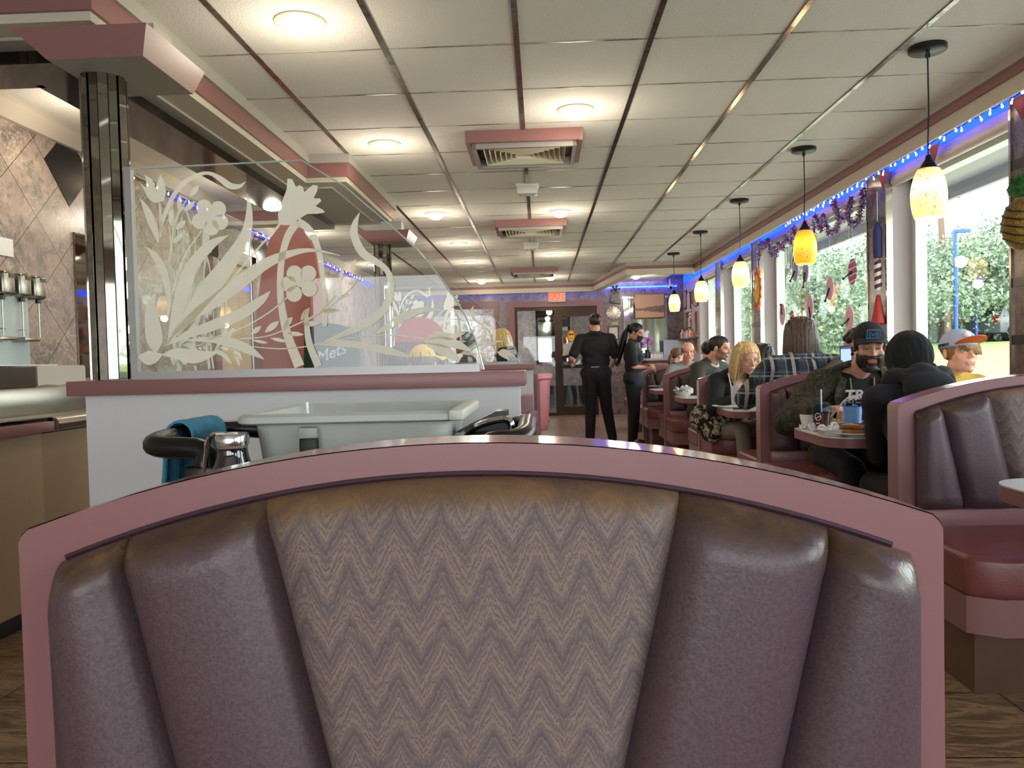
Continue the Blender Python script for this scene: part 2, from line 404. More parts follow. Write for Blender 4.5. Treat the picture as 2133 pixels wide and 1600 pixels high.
# ================================================================ booth benches
t=NT('mauve_vinyl');w=t.attr('Col')
sp=t.noise(250,4,.65);sp2=t.noise(420,2)
base=t.mix(t.ramp(sp,[(.40,(0,0,0)),(.60,(255,255,255))]),(92,74,80),(76,58,65))
wn=t.noise(14,5,.65);worn=t.ramp(wn,[(.3,(50,36,26)),(.55,(82,62,44)),(.75,(124,98,72))])
wf=t.math('MULTIPLY',t.xyz(w)[0],t.math('ADD',t.math('MULTIPLY',wn,.7),.6))
x=t.add('ShaderNodeClamp');t.l.new(wf,x.inputs[0])
t.set(col=t.mix(x.outputs[0],base,worn),rough=t.math('SUBTRACT',.40,t.math('MULTIPLY',x.outputs[0],.16)))
t.bump(t.math('ADD',t.noise(90,4,.7),t.math('MULTIPLY',t.noise(18,3),t.math('MULTIPLY',x.outputs[0],2.5))),.22,.004);vinyl=t.m
# flame-stitch chevron cloth
t=NT('chevron_cloth');x,y,z=t.xyz();w=t.attr('Col')
tri=t.math('PINGPONG',x,.026)
step=t.noise(1,2,.6,t.map((330,1,26)))
xq=t.math('DIVIDE',t.math('FLOOR',t.math('MULTIPLY',tri,210)),210)
qn=t.noise(1,0,.5,t.comb(t.math('MULTIPLY',xq,420),0,t.math('MULTIPLY',t.math('FLOOR',t.math('MULTIPLY',z,60)),.35)))
st2=t.noise(1,1,.5,t.map((900,1,60)))
h=t.math('ADD',t.math('MULTIPLY',tri,1.78),t.math('ADD',t.math('MULTIPLY',qn,.026),t.math('ADD',t.math('MULTIPLY',step,.014),t.math('MULTIPLY',st2,.008))))
ph=t.math('FRACT',t.math('DIVIDE',t.math('ADD',t.math('ADD',z,4),t.math('MULTIPLY',h,-1)),.061))
T1=(136,118,105);T2=(126,109,100);G1=(109,95,93);G2=(100,87,89);G3=(88,75,79)
c=t.ramp(ph,[(0,T1),(.07,T2),(.10,G3),(.14,T1),(.22,G1),(.27,G2),(.31,T2),(.38,T1),(.42,G3),(.46,T2),(.53,G1),(.57,G2),(.64,G1),(.68,T2),(.73,G3),(.78,G2),(.86,G1),(.90,T2),(.93,G2),(1,T1)])
wn=t.noise(16,5,.6);worn=t.ramp(wn,[(.3,(70,48,28)),(.6,(128,96,60))]);cl=t.add('ShaderNodeClamp');t.l.new(t.math('MULTIPLY',t.xyz(w)[0],t.math('ADD',wn,.45)),cl.inputs[0])
t.set(col=t.mix(t.math('MULTIPLY',cl.outputs[0],.8),c,worn),rough=t.math('SUBTRACT',.72,t.math('MULTIPLY',cl.outputs[0],.35)));t.bump(t.add('ShaderNodeTexNoise',i_Scale=420).outputs[0],.25,.002);chev=t.m
seat_v=M('oxblood_vinyl',(128,68,66),.34,var=.12,vs=20,bump=.12,bs=120)
wood_k=M('wood_grain_base',(112,80,62),.5,var=.35,vs=6)
WB,ZE,ZC=1.10,.905,1.003
def arch(x,end=ZE,crown=ZC,w=WB): return end+(crown-end)*(1-(2*x/w)**2)
def cushion(u0t,u1t,slopeL,slopeR,center,side):
    # one upholstered channel; u0t/u1t: x of its seams at the top edge; seams lean inwards going down
    mb=MB();cols=[];nu,nv=22,30;zb=.515
    gap=.055
    def top(x): return arch(x,ZE-.056,ZC-.038)
    def fn(u,v):
        xt=u0t+(u1t-u0t)*u;zt=top(xt);z=zb+(zt-zb)*(1-(1-v)**1.6)
        x=xt-(slopeL+(slopeR-slopeL)*u)*(zt-z)
        e=abs(2*u-1);wd=abs(u1t-u0t)
        k=min(1,.05/(wd/2+1e-6))
        edge=(1-max(0,(e-(1-k))/k)**2.2)**.5 if e>1-k else 1
        d=.022+.038*edge+.012*(1-e**2)
        rt=min(1,(zt-z)/.05);d*=math.sqrt(max(0,1-(1-rt)**2))*.92+.08
        rb=min(1,(z-zb)/.03);d*=.35+.65*rb
        d+=.006*math.sin(30*xt+9*z)*(1-rt)*rt*3
        return (x,side*d,z)
    mb.grid(fn,nu,nv,flip=side>0)
    for j in range(nv+1):
        for i in range(nu+1):
            v=j/nv;xt=u0t+(u1t-u0t)*i/nu;zt=top(xt);z=zb+(zt-zb)*(1-(1-v)**1.6)
            a=max(0,1-(zt-z)/(.034 if center else .046));cols.append((min(1,a*1.5),0,0,1))
    # closing skirt to the board
    return mb,cols
SEAMS=[-.495,-.41,-.24,.245,.415,.51]
def bench_side(root,side,board,Y):
    names=['back_channel']*5
    for k in range(5):
        s0=0 if k==0 else .225*(1 if k>2 else -1);s1=0 if k==4 else .225*(1 if k+1>2 else -1)
        mb,cols=cushion(SEAMS[k],SEAMS[k+1],s0,s1,k==2,side)
        o=mb.build('back_cushion',chev if k==2 else vinyl,root,60,cols=cols)
        o.location=(0,side*board,0)
        if k==2:o['label']='wide chevron cloth centre panel'
    P=[(-.49+.98*i/40,side*(board+.002),arch(-.49+.98*i/40,ZE-.053,ZC-.035)) for i in range(41)]
    MB().tube(P,.0035,6).build('piping',M('plum_piping',(70,48,60),.5) if 'plum_piping' not in D.materials else D.materials['plum_piping'],root,60)
    f=side
    # seat pad with clipped aisle corners
    c=.09;y0,y1=board+.02,board+.51
    P=[(-.55,f*y0),(.55,f*y0),(.55,f*(y1-c*.6)),(.55-c,f*y1),(-.55+c,f*y1),(-.55,f*(y1-c*.6))]
    if f<0: P=P[::-1]
    MB().prism(P,.33,.465,'z',bev=.022,seg=3).build('seat',seat_v,root)
    P2=[(x*.985,f*(abs(y)-.015)) for x,y in P];MB().prism(P2,.215,.332,'z').build('seat_rail',pink_d,root)
    MB().box((-.49,f*y0,0),(.49,f*(y1-.12),.216)).build('base',wood_k,root)
    MB().box((-.5,f*(board),.44),(.5,f*(board+.045),.525),.01).build('lower_rail',pink,root)
def make_bench(name,label,x,y,sides=(-1,1),group=None,T=.045):
    r=thing(name,label,'booth bench',(x,y,0),0,group)
    n=26;out=[(-WB/2,0)]+[(-WB/2,ZE-.012),(-WB/2+.004,ZE-.004)]+[(-WB/2+.012+(WB-.024)*i/n,arch(-WB/2+.012+(WB-.024)*i/n)) for i in range(n+1)]+[(WB/2-.004,ZE-.004),(WB/2,ZE-.012),(WB/2,0)]
    fp=MB().prism(out[::-1],-T,T,'y').build('frame_panel',pink,r,30)
    # laminate edge strip along the arch
    mb=MB();pa=out[1:-1]
    for a,b in zip(pa[:-1],pa[1:]):
        mb.add([(a[0],-T-.001,a[1]+.0015),(b[0],-T-.001,b[1]+.0015),(b[0],T+.001,b[1]+.0015),(a[0],T+.001,a[1]+.0015)],[(0,1,2,3)])
    mb.build('edge_strip',M('glossy_pink_edge',(176,126,120),.12) if 'glossy_pink_edge' not in D.materials else D.materials['glossy_pink_edge'],fp,60)
    for s in sides: bench_side(r,s,T,y)
    return r
fg=make_bench('booth_bench','large mauve booth bench in front, with a wide chevron cloth panel and worn top edge',-.088,.976,(-1,))
BX=1.30+WB/2;BY0=2.985;MOD=1.83
bl=['mauve booth bench beside the white table tip at the right edge, nearest the window',
 'booth bench behind the bearded man in the camouflage jacket','booth bench behind the blonde woman','booth bench behind the man in the dark green sweater','booth bench in front of the bald man, beside the waitress','booth bench at the far end near the counter']
bl[4]='booth bench beside the waitress, third beyond the blonde woman'
bA=make_bench('booth_bench',bl[0],BX,BY0,(-1,1),'booth benches along the windows')
for k in range(1,6):
    dup(bA,(BX,BY0+MOD*k,0),bl[k],'booth benches along the windows')
# tables
ttop=M('white_table_laminate',(222,222,220),.22);
def make_table(label,x,y):
    r=thing('booth_table',label,'table',(x,y,0),0,'tables between the window booths')
    r0=.13;P=[(-.56+r0-r0*math.cos(a),.315-r0+r0*math.sin(a)) for a in [PI/2*(1-i/8) for i in range(9)]]
    P=P+[(x,-y) for x,y in P[::-1]]+[(.55,-.315),(.55,.315)]
    MB().prism(P,.668,.711,'z').build('edge_band',pink_d,r,30)
    MB().prism([(a*.998,b*.998) for a,b in P],.7105,.715,'z').build('tabletop',ttop,r)
    MB().lathe([(.26,0),(.26,.015),(.06,.04),(.04,.06),(.04,.655),(.16,.66),(.16,.668)],(0,0,0),20).build('pedestal',black_m,r)
    return r
TX=BX
tl=['white booth table whose rounded tip enters at the right edge','booth table with the blue tumblers and the toast plate','booth table with the frosted tumbler in front of the blonde woman','booth table with the bowl of crumpled napkins','booth table farthest away, beside the waitress']
tA=make_table(tl[0],TX,2.07)
for k in range(1,5): dup(tA,(TX,2.07+MOD*k,0),tl[k])
# ================================================================ lights and ceiling fixtures
warm=emis('warm_diffuser',(255,222,176),7);warm2=emis('warm_bulb',(255,205,140),11)
def disc_light(label,x,y,dome):
    r=thing('ceiling_light',label,'ceiling light',(x,y,CEIL),0,'recessed ceiling lights')
    MB().lathe([(.075,-.001),(.078,-.012),(.098,-.012),(.108,-.006),(.11,.0)],(0,0,0),28).build('trim_ring',cream,r)
    pr=[(.0,-.062),(.03,-.058),(.055,-.046),(.072,-.024),(.076,-.004)] if dome else [(0,-.016),(.05,-.015),(.08,-.011),(.085,-.004)]
    MB().lathe(pr,(0,0,0),24).build('diffuser',warm,r)
    lamp('ceiling_lamp',(x,y,CEIL-.26),4.2,(1,.88,.72),.08)
    return r
L=[(-.982,3.35,1,'domed ceiling light nearest the camera, left of the first mirror strip'),(.235,4.663,1,'domed ceiling light to the right of the nearest air vent'),(-.999,5.244,0,'flat ceiling disc light next to the soffit corner'),(-.995,7.74,1,'domed ceiling light above the slanted glass edge'),(.223,7.82,1,'domed ceiling light between the first and second air vents'),(-.976,9.722,0,'flat ceiling disc light left of the second air vent'),(.235,11.009,0,'flat ceiling disc light beyond the second air vent'),(-.995,11.581,0,'flat ceiling disc light left of the third air vent'),(-1.038,14.314,1,'small far ceiling light above the left doorway side'),(.205,13.987,1,'small far ceiling light just before the EXIT sign')]
for x,y,d,l in L: disc_light(l,x,y,d)
for x,y,l in ((-2.4,4.2,'flat ceiling light over the service counter behind the mirrored column'),(-2.25,6.1,'flat ceiling light seen through the upper left of the etched glass'),(-2.05,6.1,'paler flat ceiling light beside its twin above the etched glass'),(-2.5,8.6,'flat ceiling light seen through the middle of the etched glass'),(-2.4,11.5,'flat ceiling light far behind the etched glass')):
    disc_light(l,x,y,0)
for x,y,l in ((1.86,13.3,'small light under the far corner soffit, nearer one'),(1.72,14.2,'small light under the far corner soffit, lower one')):
    disc_light(l,x,y,1)
# air vents
vent_d=M('vent_back',(120,112,96),.6);vent_s=M('vent_slat',(206,198,176),.5)
def vent(label,x,y):
    r=thing('air_vent',label,'vent',(x,y,CEIL),0,'ceiling air vents')
    a,b=.37,.31;z=-.075
    mb=MB()
    for s in (-1,1):
        mb.prism([(-a,0),(a,0),(a*.94,z),(-a*.94,z)],s*b,s*(b-.03),'y')
        mb.prism([(-b,0),(b,0),(b*.94,z),(-b*.94,z)],s*a,s*(a-.03),'x')
    mb.build('frame',pink_d,r,20)
    mb=MB();a2,b2=a*.9,b*.88
    for s in (-1,1):
        mb.box((-a2,s*b2,z-.03),(a2,s*(b2-.025),z+.03)).box((s*a2,-b2,z-.03),(s*(a2-.025),b2,z+.03))
    inf=mb.build('inner_frame',M('vent_grey',(150,146,140),.4,.3) if 'vent_grey' not in D.materials else D.materials['vent_grey'],r,20)
    MB().box((-a2,-b2,-.03),(a2,b2,-.02)).build('backing',vent_d,r)
    mb=MB()
    for k in range(7):
        q=.03+.034*k
        for s in (-1,1):
            mb.add([(s*q,-q*.8,-.035),(s*q,q*.8,-.035),(s*(q+.03),q*.8+.02,-.095),(s*(q+.03),-q*.8-.02,-.095)],[(0,1,2,3)])
            mb.add([(-q,s*q*.8,-.035),(q,s*q*.8,-.035),(q+.03,s*(q*.8+.028),-.095),(-q-.03,s*(q*.8+.028),-.095)],[(0,1,2,3)])
    mb.build('louvre',vent_s,inf,20);return r
v0=vent('nearest pink framed ceiling air vent, louvres clearly visible',-.075,5.32)
dup(v0,(-.075,8.5,CEIL),'middle pink framed ceiling air vent, second along the aisle');dup(v0,(-.075,12.75,CEIL),'farthest pink framed ceiling air vent, near the EXIT sign')
def alarm(label,x,y):
    r=thing('emergency_light',label,'emergency light',(x,y,CEIL),0,'white boxes behind the vents')
    MB().box((-.085,-.06,-.085),(.085,.06,-.02),.012).build('housing',white_pl,r)
    MB().box((-.095,-.065,-.022),(.095,.065,0),.004).build('mount_plate',white_pl,r)
    MB().tube([(-.05,0,-.085),(-.05,0,-.09)],.012,10).tube([(.05,0,-.085),(.05,0,-.09)],.012,10).build('indicator',grey_t,r);return r
a0=alarm('white plastic box on the ceiling just behind the nearest vent',-.08,6.6);dup(a0,(-.09,9.86,CEIL),'white plastic box on the ceiling just behind the middle vent')
# pendants
def shade_mat(name,a,b,s):
    t=NT(name);n=t.noise(14,5,.7);sp=t.ramp(t.noise(70,2),[(.62,(255,255,255)),(.72,(120,70,20))])
    c=t.mix(n,a,b);c=t.mix(1,c,sp,'MULTIPLY');z=t.xyz()[2]
    e=t.ramp(z,[(0,(60,60,60)),(.35,(150,150,150)),(.62,(255,255,255)),(1,(150,150,150))])
    g=t.add('ShaderNodeMapRange');t.l.new(z,g.inputs[0]);g.inputs[1].default_value=-.11;g.inputs[2].default_value=.11;g.inputs[3].default_value=0;g.inputs[4].default_value=1
    e=t.ramp(g.outputs[0],[(0,(150,150,150)),(.3,(165,165,165)),(.62,(255,255,255)),(.85,(175,175,175)),(1,(130,130,130))])
    t.set(col=c,emit=t.mix(1,c,e,'MULTIPLY'),estr=s,rough=.3);t.m.cycles.emission_sampling='NONE';return t.m
sh_cream=shade_mat('cream_glass_shade',(255,214,150),(255,196,120),2.1);sh_amber=shade_mat('amber_glass_shade',(255,176,52),(236,146,30),1.7)
def pendant(label,x,y,mat,zb=1.735,h=.24,plate=True):
    r=thing('pendant_lamp',label,'pendant lamp',(x,y,CEIL),0,'pendant lamps over the window booths')
    MB().lathe([(.085,0),(.085,-.022),(.08,-.026),(0,-.026)],(0,0,0),28).build('canopy',black_m,r)
    zt=zb+h-CEIL
    MB().tube([(0,0,-.02),(.003,0,-.3),(-.002,0,-.45),(0,0,zt+.05)],.004,6).tube([(0,0,-.03),(0,0,-.055)],.011,8).build('cord',black,r)
    MB().lathe([(.012,zt+.06),(.016,zt+.04),(.03,zt+.02),(.042,zt-.005),(.02,zt-.01)],(0,0,0),18).build('socket',black_m,r)
    s=MB().lathe([(.03,h*.5),(.05,h*.47),(.063,h*.36),(.074,h*.2),(.081,0),(.08,-h*.2),(.073,-h*.38),(.063,-h*.5),(.060,-h*.5),(.06,-h*.42)],(0,0,0),32).build('shade',mat,r);s.location=(0,0,zb+h/2-CEIL)
    lamp('pendant_bulb',(x,y,zb-.03),2,(1,.72,.4),.04);return r
PZ=[(1.88,3.9,sh_cream,'cream glass pendant lamp nearest, above the child in the cap'),(1.893,5.724,sh_amber,'deep amber speckled pendant lamp, second along the window'),(1.888,7.524,sh_cream,'cream pendant lamp in front of the sun decorated pillar'),(1.892,9.354,sh_cream,'cream pendant lamp fourth along the window'),(1.892,11.223,sh_cream,'farthest cream pendant lamp, beside the framed picture')]
for x,y,mt,l in PZ: pendant(l,x,y,mt)
# blue LED strip
led=emis('blue_led',(8,50,255),3.2)
mb=MB().box((2.755,-4,2.505),(2.775,15.3,2.635));o=mb.build('led_strip',led);tag(o,'bright blue LED strip running along the top of the window wall','LED strip')
mb=MB().tube([(-2.6,15.42,2.46),(2.65,15.42,2.46)],.012,8);o=mb.build('led_strip',emis('blue_led_dim',(20,50,255),16));tag(o,'blue LED strip above the EXIT doorway on the far wall','LED strip')
mb=MB().tube([(-2.79,6.0,2.42),(-2.79,13.5,2.42)],.01,8);o=mb.build('led_strip',emis('blue_led_left',(30,50,255),1.1));tag(o,'blue LED strip on the marble wall behind the etched glass','LED strip')
# world
w=D.worlds.new('overcast_sky');bpy.context.scene.world=w;w.use_nodes=True;bg=w.node_tree.nodes['Background'];bg.inputs[0].default_value=(.93,.97,1,1);bg.inputs[1].default_value=4.2
sc=bpy.context.scene;sc.view_settings.view_transform='Standard';sc.view_settings.look='None';sc.view_settings.exposure=.98
sc.cycles.use_denoising=True
sc.cycles.max_bounces=7;sc.cycles.diffuse_bounces=3;sc.cycles.glossy_bounces=3;sc.cycles.use_adaptive_sampling=True;sc.cycles.adaptive_threshold=.045;sc.cycles.transparent_max_bounces=16;sc.cycles.sample_clamp_indirect=6
# ================================================================ divider, etched glass, column, counter, cart
def C1(p): return (250+.2937*p[0],330+.2937*p[1])
def C2(p): return (500+.2938*p[0],330+.2938*p[1])
GY=2.52
def gp(px): v=at(px[0],px[1],Y=GY);return (v.x,v.z)
etch=NT('frosted_etching');tr=etch.add('ShaderNodeBsdfTransparent');tr.inputs[0].default_value=(.9,.92,.9,1);df=etch.add('ShaderNodeBsdfDiffuse');df.inputs[0].default_value=lin((246,242,230))
tl_=etch.add('ShaderNodeBsdfTranslucent');tl_.inputs[0].default_value=lin((246,242,230));a_=etch.add('ShaderNodeAddShader');m1=etch.add('ShaderNodeMixShader');m1.inputs[0].default_value=.45
etch.l.new(df.outputs[0],m1.inputs[1]);etch.l.new(tl_.outputs[0],m1.inputs[2]);m2=etch.add('ShaderNodeMixShader');m2.inputs[0].default_value=.88
etch.l.new(tr.outputs[0],m2.inputs[1]);etch.l.new(m1.outputs[0],m2.inputs[2]);etch.l.new(m2.outputs[0],etch.out.inputs[0]);etch_m=etch.m
def strip(mb,pts,conv,y,n=26,k=.000449):
    P=[(*gp(conv(p)),p[2]*k/2) for p in pts]
    L=curve(P,n);v=[]
    for i,p in enumerate(L):
        a=L[max(i-1,0)];b=L[min(i+1,n)];d=Vector((b[0]-a[0],b[1]-a[1]));d=d.normalized() if d.length>1e-9 else Vector((1,0));q=Vector((-d.y,d.x));w=max(p[2],.0006)
        v+=[(p[0]+q.x*w,y,p[1]+q.y*w),(p[0]-q.x*w,y,p[1]-q.y*w)]
    mb.add(v,[(2*i,2*i+1,2*i+3,2*i+2) for i in range(n)])
def leaf(mb,a,b,w,conv,y):
    m=((a[0]+b[0])/2,(a[1]+b[1])/2);strip(mb,[(*a,2),(*[(3*a[i]+b[i])/4 for i in (0,1)],w*.8),(*m,w),(*[(a[i]+3*b[i])/4 for i in (0,1)],w*.75),(*b,2)],conv,y,12)
def poly(mb,pts,conv,y):
    P=[gp(conv(p)) for p in pts];mb.add([(x,y,z) for x,z in P],[tuple(range(len(P)))])
def disc(mb,c,r,conv,y):
    x,z=gp(conv(c));r*=.000449;mb.add([(x+r*math.cos(2*PI*i/22),y,z+r*math.sin(2*PI*i/22)) for i in range(22)],[tuple(range(22))])
def etching():
    e=MB();Y=GY-.004
    poly(e,[(142,175),(185,205),(245,185),(270,250),(285,315),(240,315),(200,280),(175,225)],C1,Y)
    poly(e,[(180,118),(225,145),(255,190),(215,200),(192,185)],C1,Y)
    poly(e,[(292,112),(320,180),(330,240),(318,300),(285,312),(268,260),(262,190),(278,140)],C1,Y)
    S1=[[(285,320,14),(292,450,16),(290,560,14)],[(290,520,20),(310,430,28),(370,290,32),(450,180,32),(560,118,27),(640,108,24),(720,150,40),(780,195,46),(850,200,30),(895,165,2)],
     [(145,285,2),(185,350,40),(220,430,60),(255,520,45),(275,600,10)],[(905,250,2),(920,380,45),(895,540,75),(790,720,110),(640,920,135),(500,1110,90),(330,1330,4)],
     [(775,545,2),(640,620,70),(520,760,90),(450,930,95),(400,1130,80),(340,1320,4)],[(180,625,2),(250,690,45),(310,800,55),(345,950,40),(345,1130,12)],
     [(1560,690,4),(1400,655,20),(1250,665,42),(1050,740,75),(850,880,100),(680,1010,90),(520,1120,60),(330,1310,6)],[(1070,940,4),(1000,1010,60),(850,1110,80),(650,1190,75),(480,1250,50),(320,1330,6)],
     [(255,960,4),(225,1060,70),(238,1200,118),(250,1300,110),(255,1375,20)],[(300,1395,4),(400,1385,78),(520,1405,100),(620,1395,60),(700,1370,4)],[(135,1405,16),(200,1415,100),(260,1405,70),(305,1385,4)],
     [(1140,465,15),(1000,620,14),(800,850,14),(680,965,10)],[(1190,985,10),(1050,1100,10),(850,1210,9),(600,1290,8)],
     [(1530,970,9),(1400,1100,9),(1250,1180,9),(1050,1260,8),(850,1280,7)],[(930,1335,6),(1150,1350,8),(1350,1330,8),(1500,1300,7)],[(480,1290,10),(650,1285,42),(800,1310,68),(920,1360,62),(1025,1425,4)],
     [(480,290,8),(400,430,10),(370,600,10),(350,740,10)],[(585,510,8),(480,660,12),(420,800,12),(360,1000,8)],
     [(1262,450,60),(1190,560,52),(1145,750,46),(1143,1000,50),(1190,1250,62),(1275,1475,75)],[(1262,450,60),(1350,512,48),(1410,650,42),(1440,850,36),(1455,1050,38),(1455,1190,34)],[(1322,1100,28),(1342,1300,48),(1410,1475,55)]]
    for q in S1: strip(e,q,C1,Y)
    for a,b,w in [((565,190),(495,275),40),((430,260),(420,380),35),((535,305),(460,375),40),((365,365),(360,480),30),((470,440),(400,505),40),((450,530),(385,600),35),((1130,1155),(1030,1235),45),((1225,1125),(1160,1205),40),((1005,1190),(930,1250),35),((1185,1240),(1305,1250),32),((1070,1275),(1195,1302),26),((945,1290),(1050,1310),22),((1300,1175),(1425,1170),40),((1345,1060),(1285,1150),40),((1440,1085),(1560,1075),36)]: leaf(e,a,b,w,C1,Y)
    for c,pt in (((648,415),[(600,350),(700,362),(715,452),(652,492),(570,447)]),((1285,882),[(1240,817),(1338,817),(1200,892),(1237,962),(1345,925)])):
        for q in pt: disc(e,q,57,C1,Y)
        disc(e,c,34,C1,Y-.003)
    poly(e,[(1130,465),(1122,400),(1150,310),(1185,220),(1190,145),(1225,150),(1250,205),(1275,190),(1300,205),(1310,240),(1370,190),(1405,195),(1400,235),(1375,285),(1420,285),(1430,305),(1390,340),(1440,365),(1455,385),(1400,395),(1330,395),(1260,440),(1200,475),(1160,475)],C1,Y)
    S2=[[(850,385,2),(815,470,45),(815,560,55),(870,670,60),(960,730,46),(1040,790,40),(1075,900,50),(1030,1060,56),(900,1170,60),(750,1240,40),(600,1300,6)],[(860,830,6),(760,950,9),(620,1060,9),(480,1150,8)],[(1440,1080,4),(1300,1075,40),(1150,1130,60),(1040,1200,45),(940,1250,6)],
     [(1310,1290,10),(1400,1250,50),(1500,1265,45),(1600,1235,3)],[(1310,1300,10),(1420,1300,70),(1540,1320,60),(1640,1365,10)],[(1320,1320,10),(1400,1345,60),(1480,1380,72),(1532,1432,20)],[(1310,1275,10),(1100,1255,10),(900,1260,9),(650,1290,6)],[(540,1320,10),(700,1310,45),(900,1330,50),(1080,1370,52),(1222,1412,4)]]
    for q in S2: strip(e,q,C2,Y)
    for a,b,w in [((820,715),(785,800),28),((725,765),(718,870),26),((860,855),(770,890),25),((780,960),(690,995),25),((690,1075),(580,1080),30),((490,1060),(435,1150),30)]: leaf(e,a,b,w,C2,Y)
    return e
hw=thing('half_wall','pale grey half wall with mauve ledge behind the bus cart','half wall',(-.78,2.56,0),0,'half walls along the aisle')
MB().box((-1.471,2.5,0),(-.07,2.62,1.02)).build('panel',white_p,hw,world=True)
MB().box((-1.51,2.46,1.02),(-.05,2.70,1.067),.003).build('ledge',pink_d,hw,world=True)
MB().box((-.07,2.64,0),(-.03,2.80,.98)).box((-.045,2.62,0),(-.015,2.64,.93)).build('end_panel',pink_d,hw,world=True)
gs=thing('etched_glass_screen','glass screen with etched tulips on the pale half wall','glass screen',(-.78,GY,1.067),0,'etched glass screens')
OUT=[(272,352),(628,334),(716,387),(755.6,421),(800,458),(838,491.6),(868,519),(891,546),(923,586),(950,625),(970,659),(992,712),(1008,770)]
P=[gp(p) for p in OUT]+[gp((285,772))]
mb=MB();mb.add([(x,GY,z) for x,z in P],[tuple(range(len(P)))]);mb.build('pane',glass_g,gs,world=True)
mb=MB();mb.tube([(x,GY,z) for x,z in P[:-1]],.0028,6);mb.build('polished_edge',M('glass_edge',(190,205,200),.1,.3),gs,world=True)
eo=etching().build('etched_flowers',etch_m,gs,world=True)
xl=gp((272,352))[0]
mb=MB().box((xl-.018,GY-.012,1.067),(xl+.004,GY+.012,1.75)).box((xl,GY-.02,1.067),(gp((1000,770))[0],GY+.02,1.092));mb.build('channel_frame',M('dull_aluminium',(160,158,158),.4,.7),gs,world=True)
gs2=thing('etched_glass_screen','etched glass return pane running back from the mirrored column','glass screen',(xl,2.56,1.067),0,'etched glass screens')
mb=MB();mb.add([(xl,2.56,1.07),(xl,3.55,1.07),(xl,3.55,1.74),(xl,2.56,1.74)],[(0,1,2,3)]);mb.build('pane',glass_g,gs2,world=True)
MB().tube([(xl,2.56,1.74),(xl,3.55,1.74),(xl,3.55,1.07)],.003,6).build('polished_edge',D.materials['glass_edge'],gs2,world=True)
e2=eo.copy();COL.objects.link(e2);e2.parent=gs2;e2.scale=(.62,1,.95);e2.rotation_euler=(0,0,PI/2);e2.location=(0,.50,0)
lw=thing('half_wall','pale half wall beneath the return glass, running towards the counter','half wall',(xl,3.1,0),0,'half walls along the aisle')
MB().box((xl-.05,2.75,0),(xl+.05,3.62,1.02)).build('panel',white_p,lw,world=True);MB().box((xl-.07,2.72,1.02),(xl+.07,3.64,1.066)).build('ledge',pink_d,lw,world=True)
hw2=dup(hw,(-.78,6.86,0),'second half wall farther along the aisle, its ledge just at eye level')
gs3=dup(gs,(-.78,6.82,1.067),'smaller looking etched glass screen farther back, in front of the exit door wall')
# mirrored column and canopy
mir=NT('smoked_mirror');mir.set(col=(150,144,132),metal=1,rough=.04);mir_m=mir.m;gapm=M('dark_seam',(24,20,16),.4)
def column(label,label2,x,y,zb=0):
    r=thing('mirrored_column',label,'column',(x,y,0),0,'mirrored columns')
    n=14;R=.078;mb=MB();g=MB()
    for i in range(n):
        a0=2*PI*(i+.07)/n;a1=2*PI*(i+.93)/n;rr=R*(1 if i%2 else .93)
        q=[(rr*math.cos(a0),rr*math.sin(a0)),(rr*math.cos(a1),rr*math.sin(a1)),((rr-.012)*math.cos(a1),(rr-.012)*math.sin(a1)),((rr-.012)*math.cos(a0),(rr-.012)*math.sin(a0))]
        mb.prism(q,0,2.14,'z')
    mb.build('mirror_facets',mir_m,r,None);MB().lathe([(.066,0),(.066,2.14)],(0,0,0),20).build('core',gapm,r)
    c=thing('column_canopy',label2,'canopy',(x+.04,y,2.135),0,'canopies on the columns')
    T=[(-.215,-.23),(.235,-.23),(.235,.22),(-.215,.22)];B=[(-.125,-.19),(.2,-.19),(.2,.19),(-.125,.19)]
    mb=MB();mb.add([(*p,.09) for p in T]+[(*p,0) for p in B],[(0,1,2,3)]+[(i,4+i,4+(i+1)%4,(i+1)%4) for i in range(4)]);mb.build('sloped_sides',pink_d,c,20)
    MB().add([(*p,0) for p in B],[(3,2,1,0)]).build('underside',grey_t,c)
    MB().box((-.06,.06,.09),(.12,.2,.215)).build('hanger',grey_t,c)
    return r
column('narrow mirrored column standing left of the etched glass','mauve canopy on top of the near mirrored column',-1.53,2.79)
column('far mirrored column seen through the etched glass','mauve canopy seen through the top of the etched glass',-1.36,6.9)
# service counter
ct=thing('service_counter','tan service counter with mauve and steel edge at far left','counter',(-2.5,2.5,0))
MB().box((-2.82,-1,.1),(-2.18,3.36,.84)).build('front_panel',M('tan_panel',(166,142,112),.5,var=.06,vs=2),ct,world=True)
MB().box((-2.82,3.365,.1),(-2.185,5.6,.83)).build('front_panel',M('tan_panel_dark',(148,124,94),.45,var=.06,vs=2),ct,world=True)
MB().box((-2.78,-1,0),(-2.26,5.5,.1)).build('toe_kick',black,ct,world=True)
MB().box((-2.82,-1,.84),(-2.13,3.38,.885),.004).build('mauve_edge',pink_d,ct,world=True)
MB().box((-2.82,3.38,.83),(-2.36,5.6,.9)).tube([(-2.14,3.38,.872),(-2.14,5.6,.872)],.03,14).box((-2.36,3.38,.84),(-2.14,5.6,.9)).build('steel_edge',steel,ct,world=True)
bn=thing('steel_bin','low brushed steel bin standing on the service counter','bin',(-2.5,3.7,.9))
MB().box((-2.72,2.9,.9),(-2.3,5.0,1.03),.01).build('body',steel,bn,world=True);MB().box((-2.31,2.9,.9),(-2.16,5.0,.905)).build('drip_tray',M('worn_steel',(150,140,122),.4,.8),bn,world=True)
MB().tube([(-2.2,3.75,.905),(-2.2,3.75,.925)],.007,8).lathe([(.016,.925),(.016,.93),(.0,.93)],(-2.2,3.75,0),10).build('knob',chrome,bn,world=True)
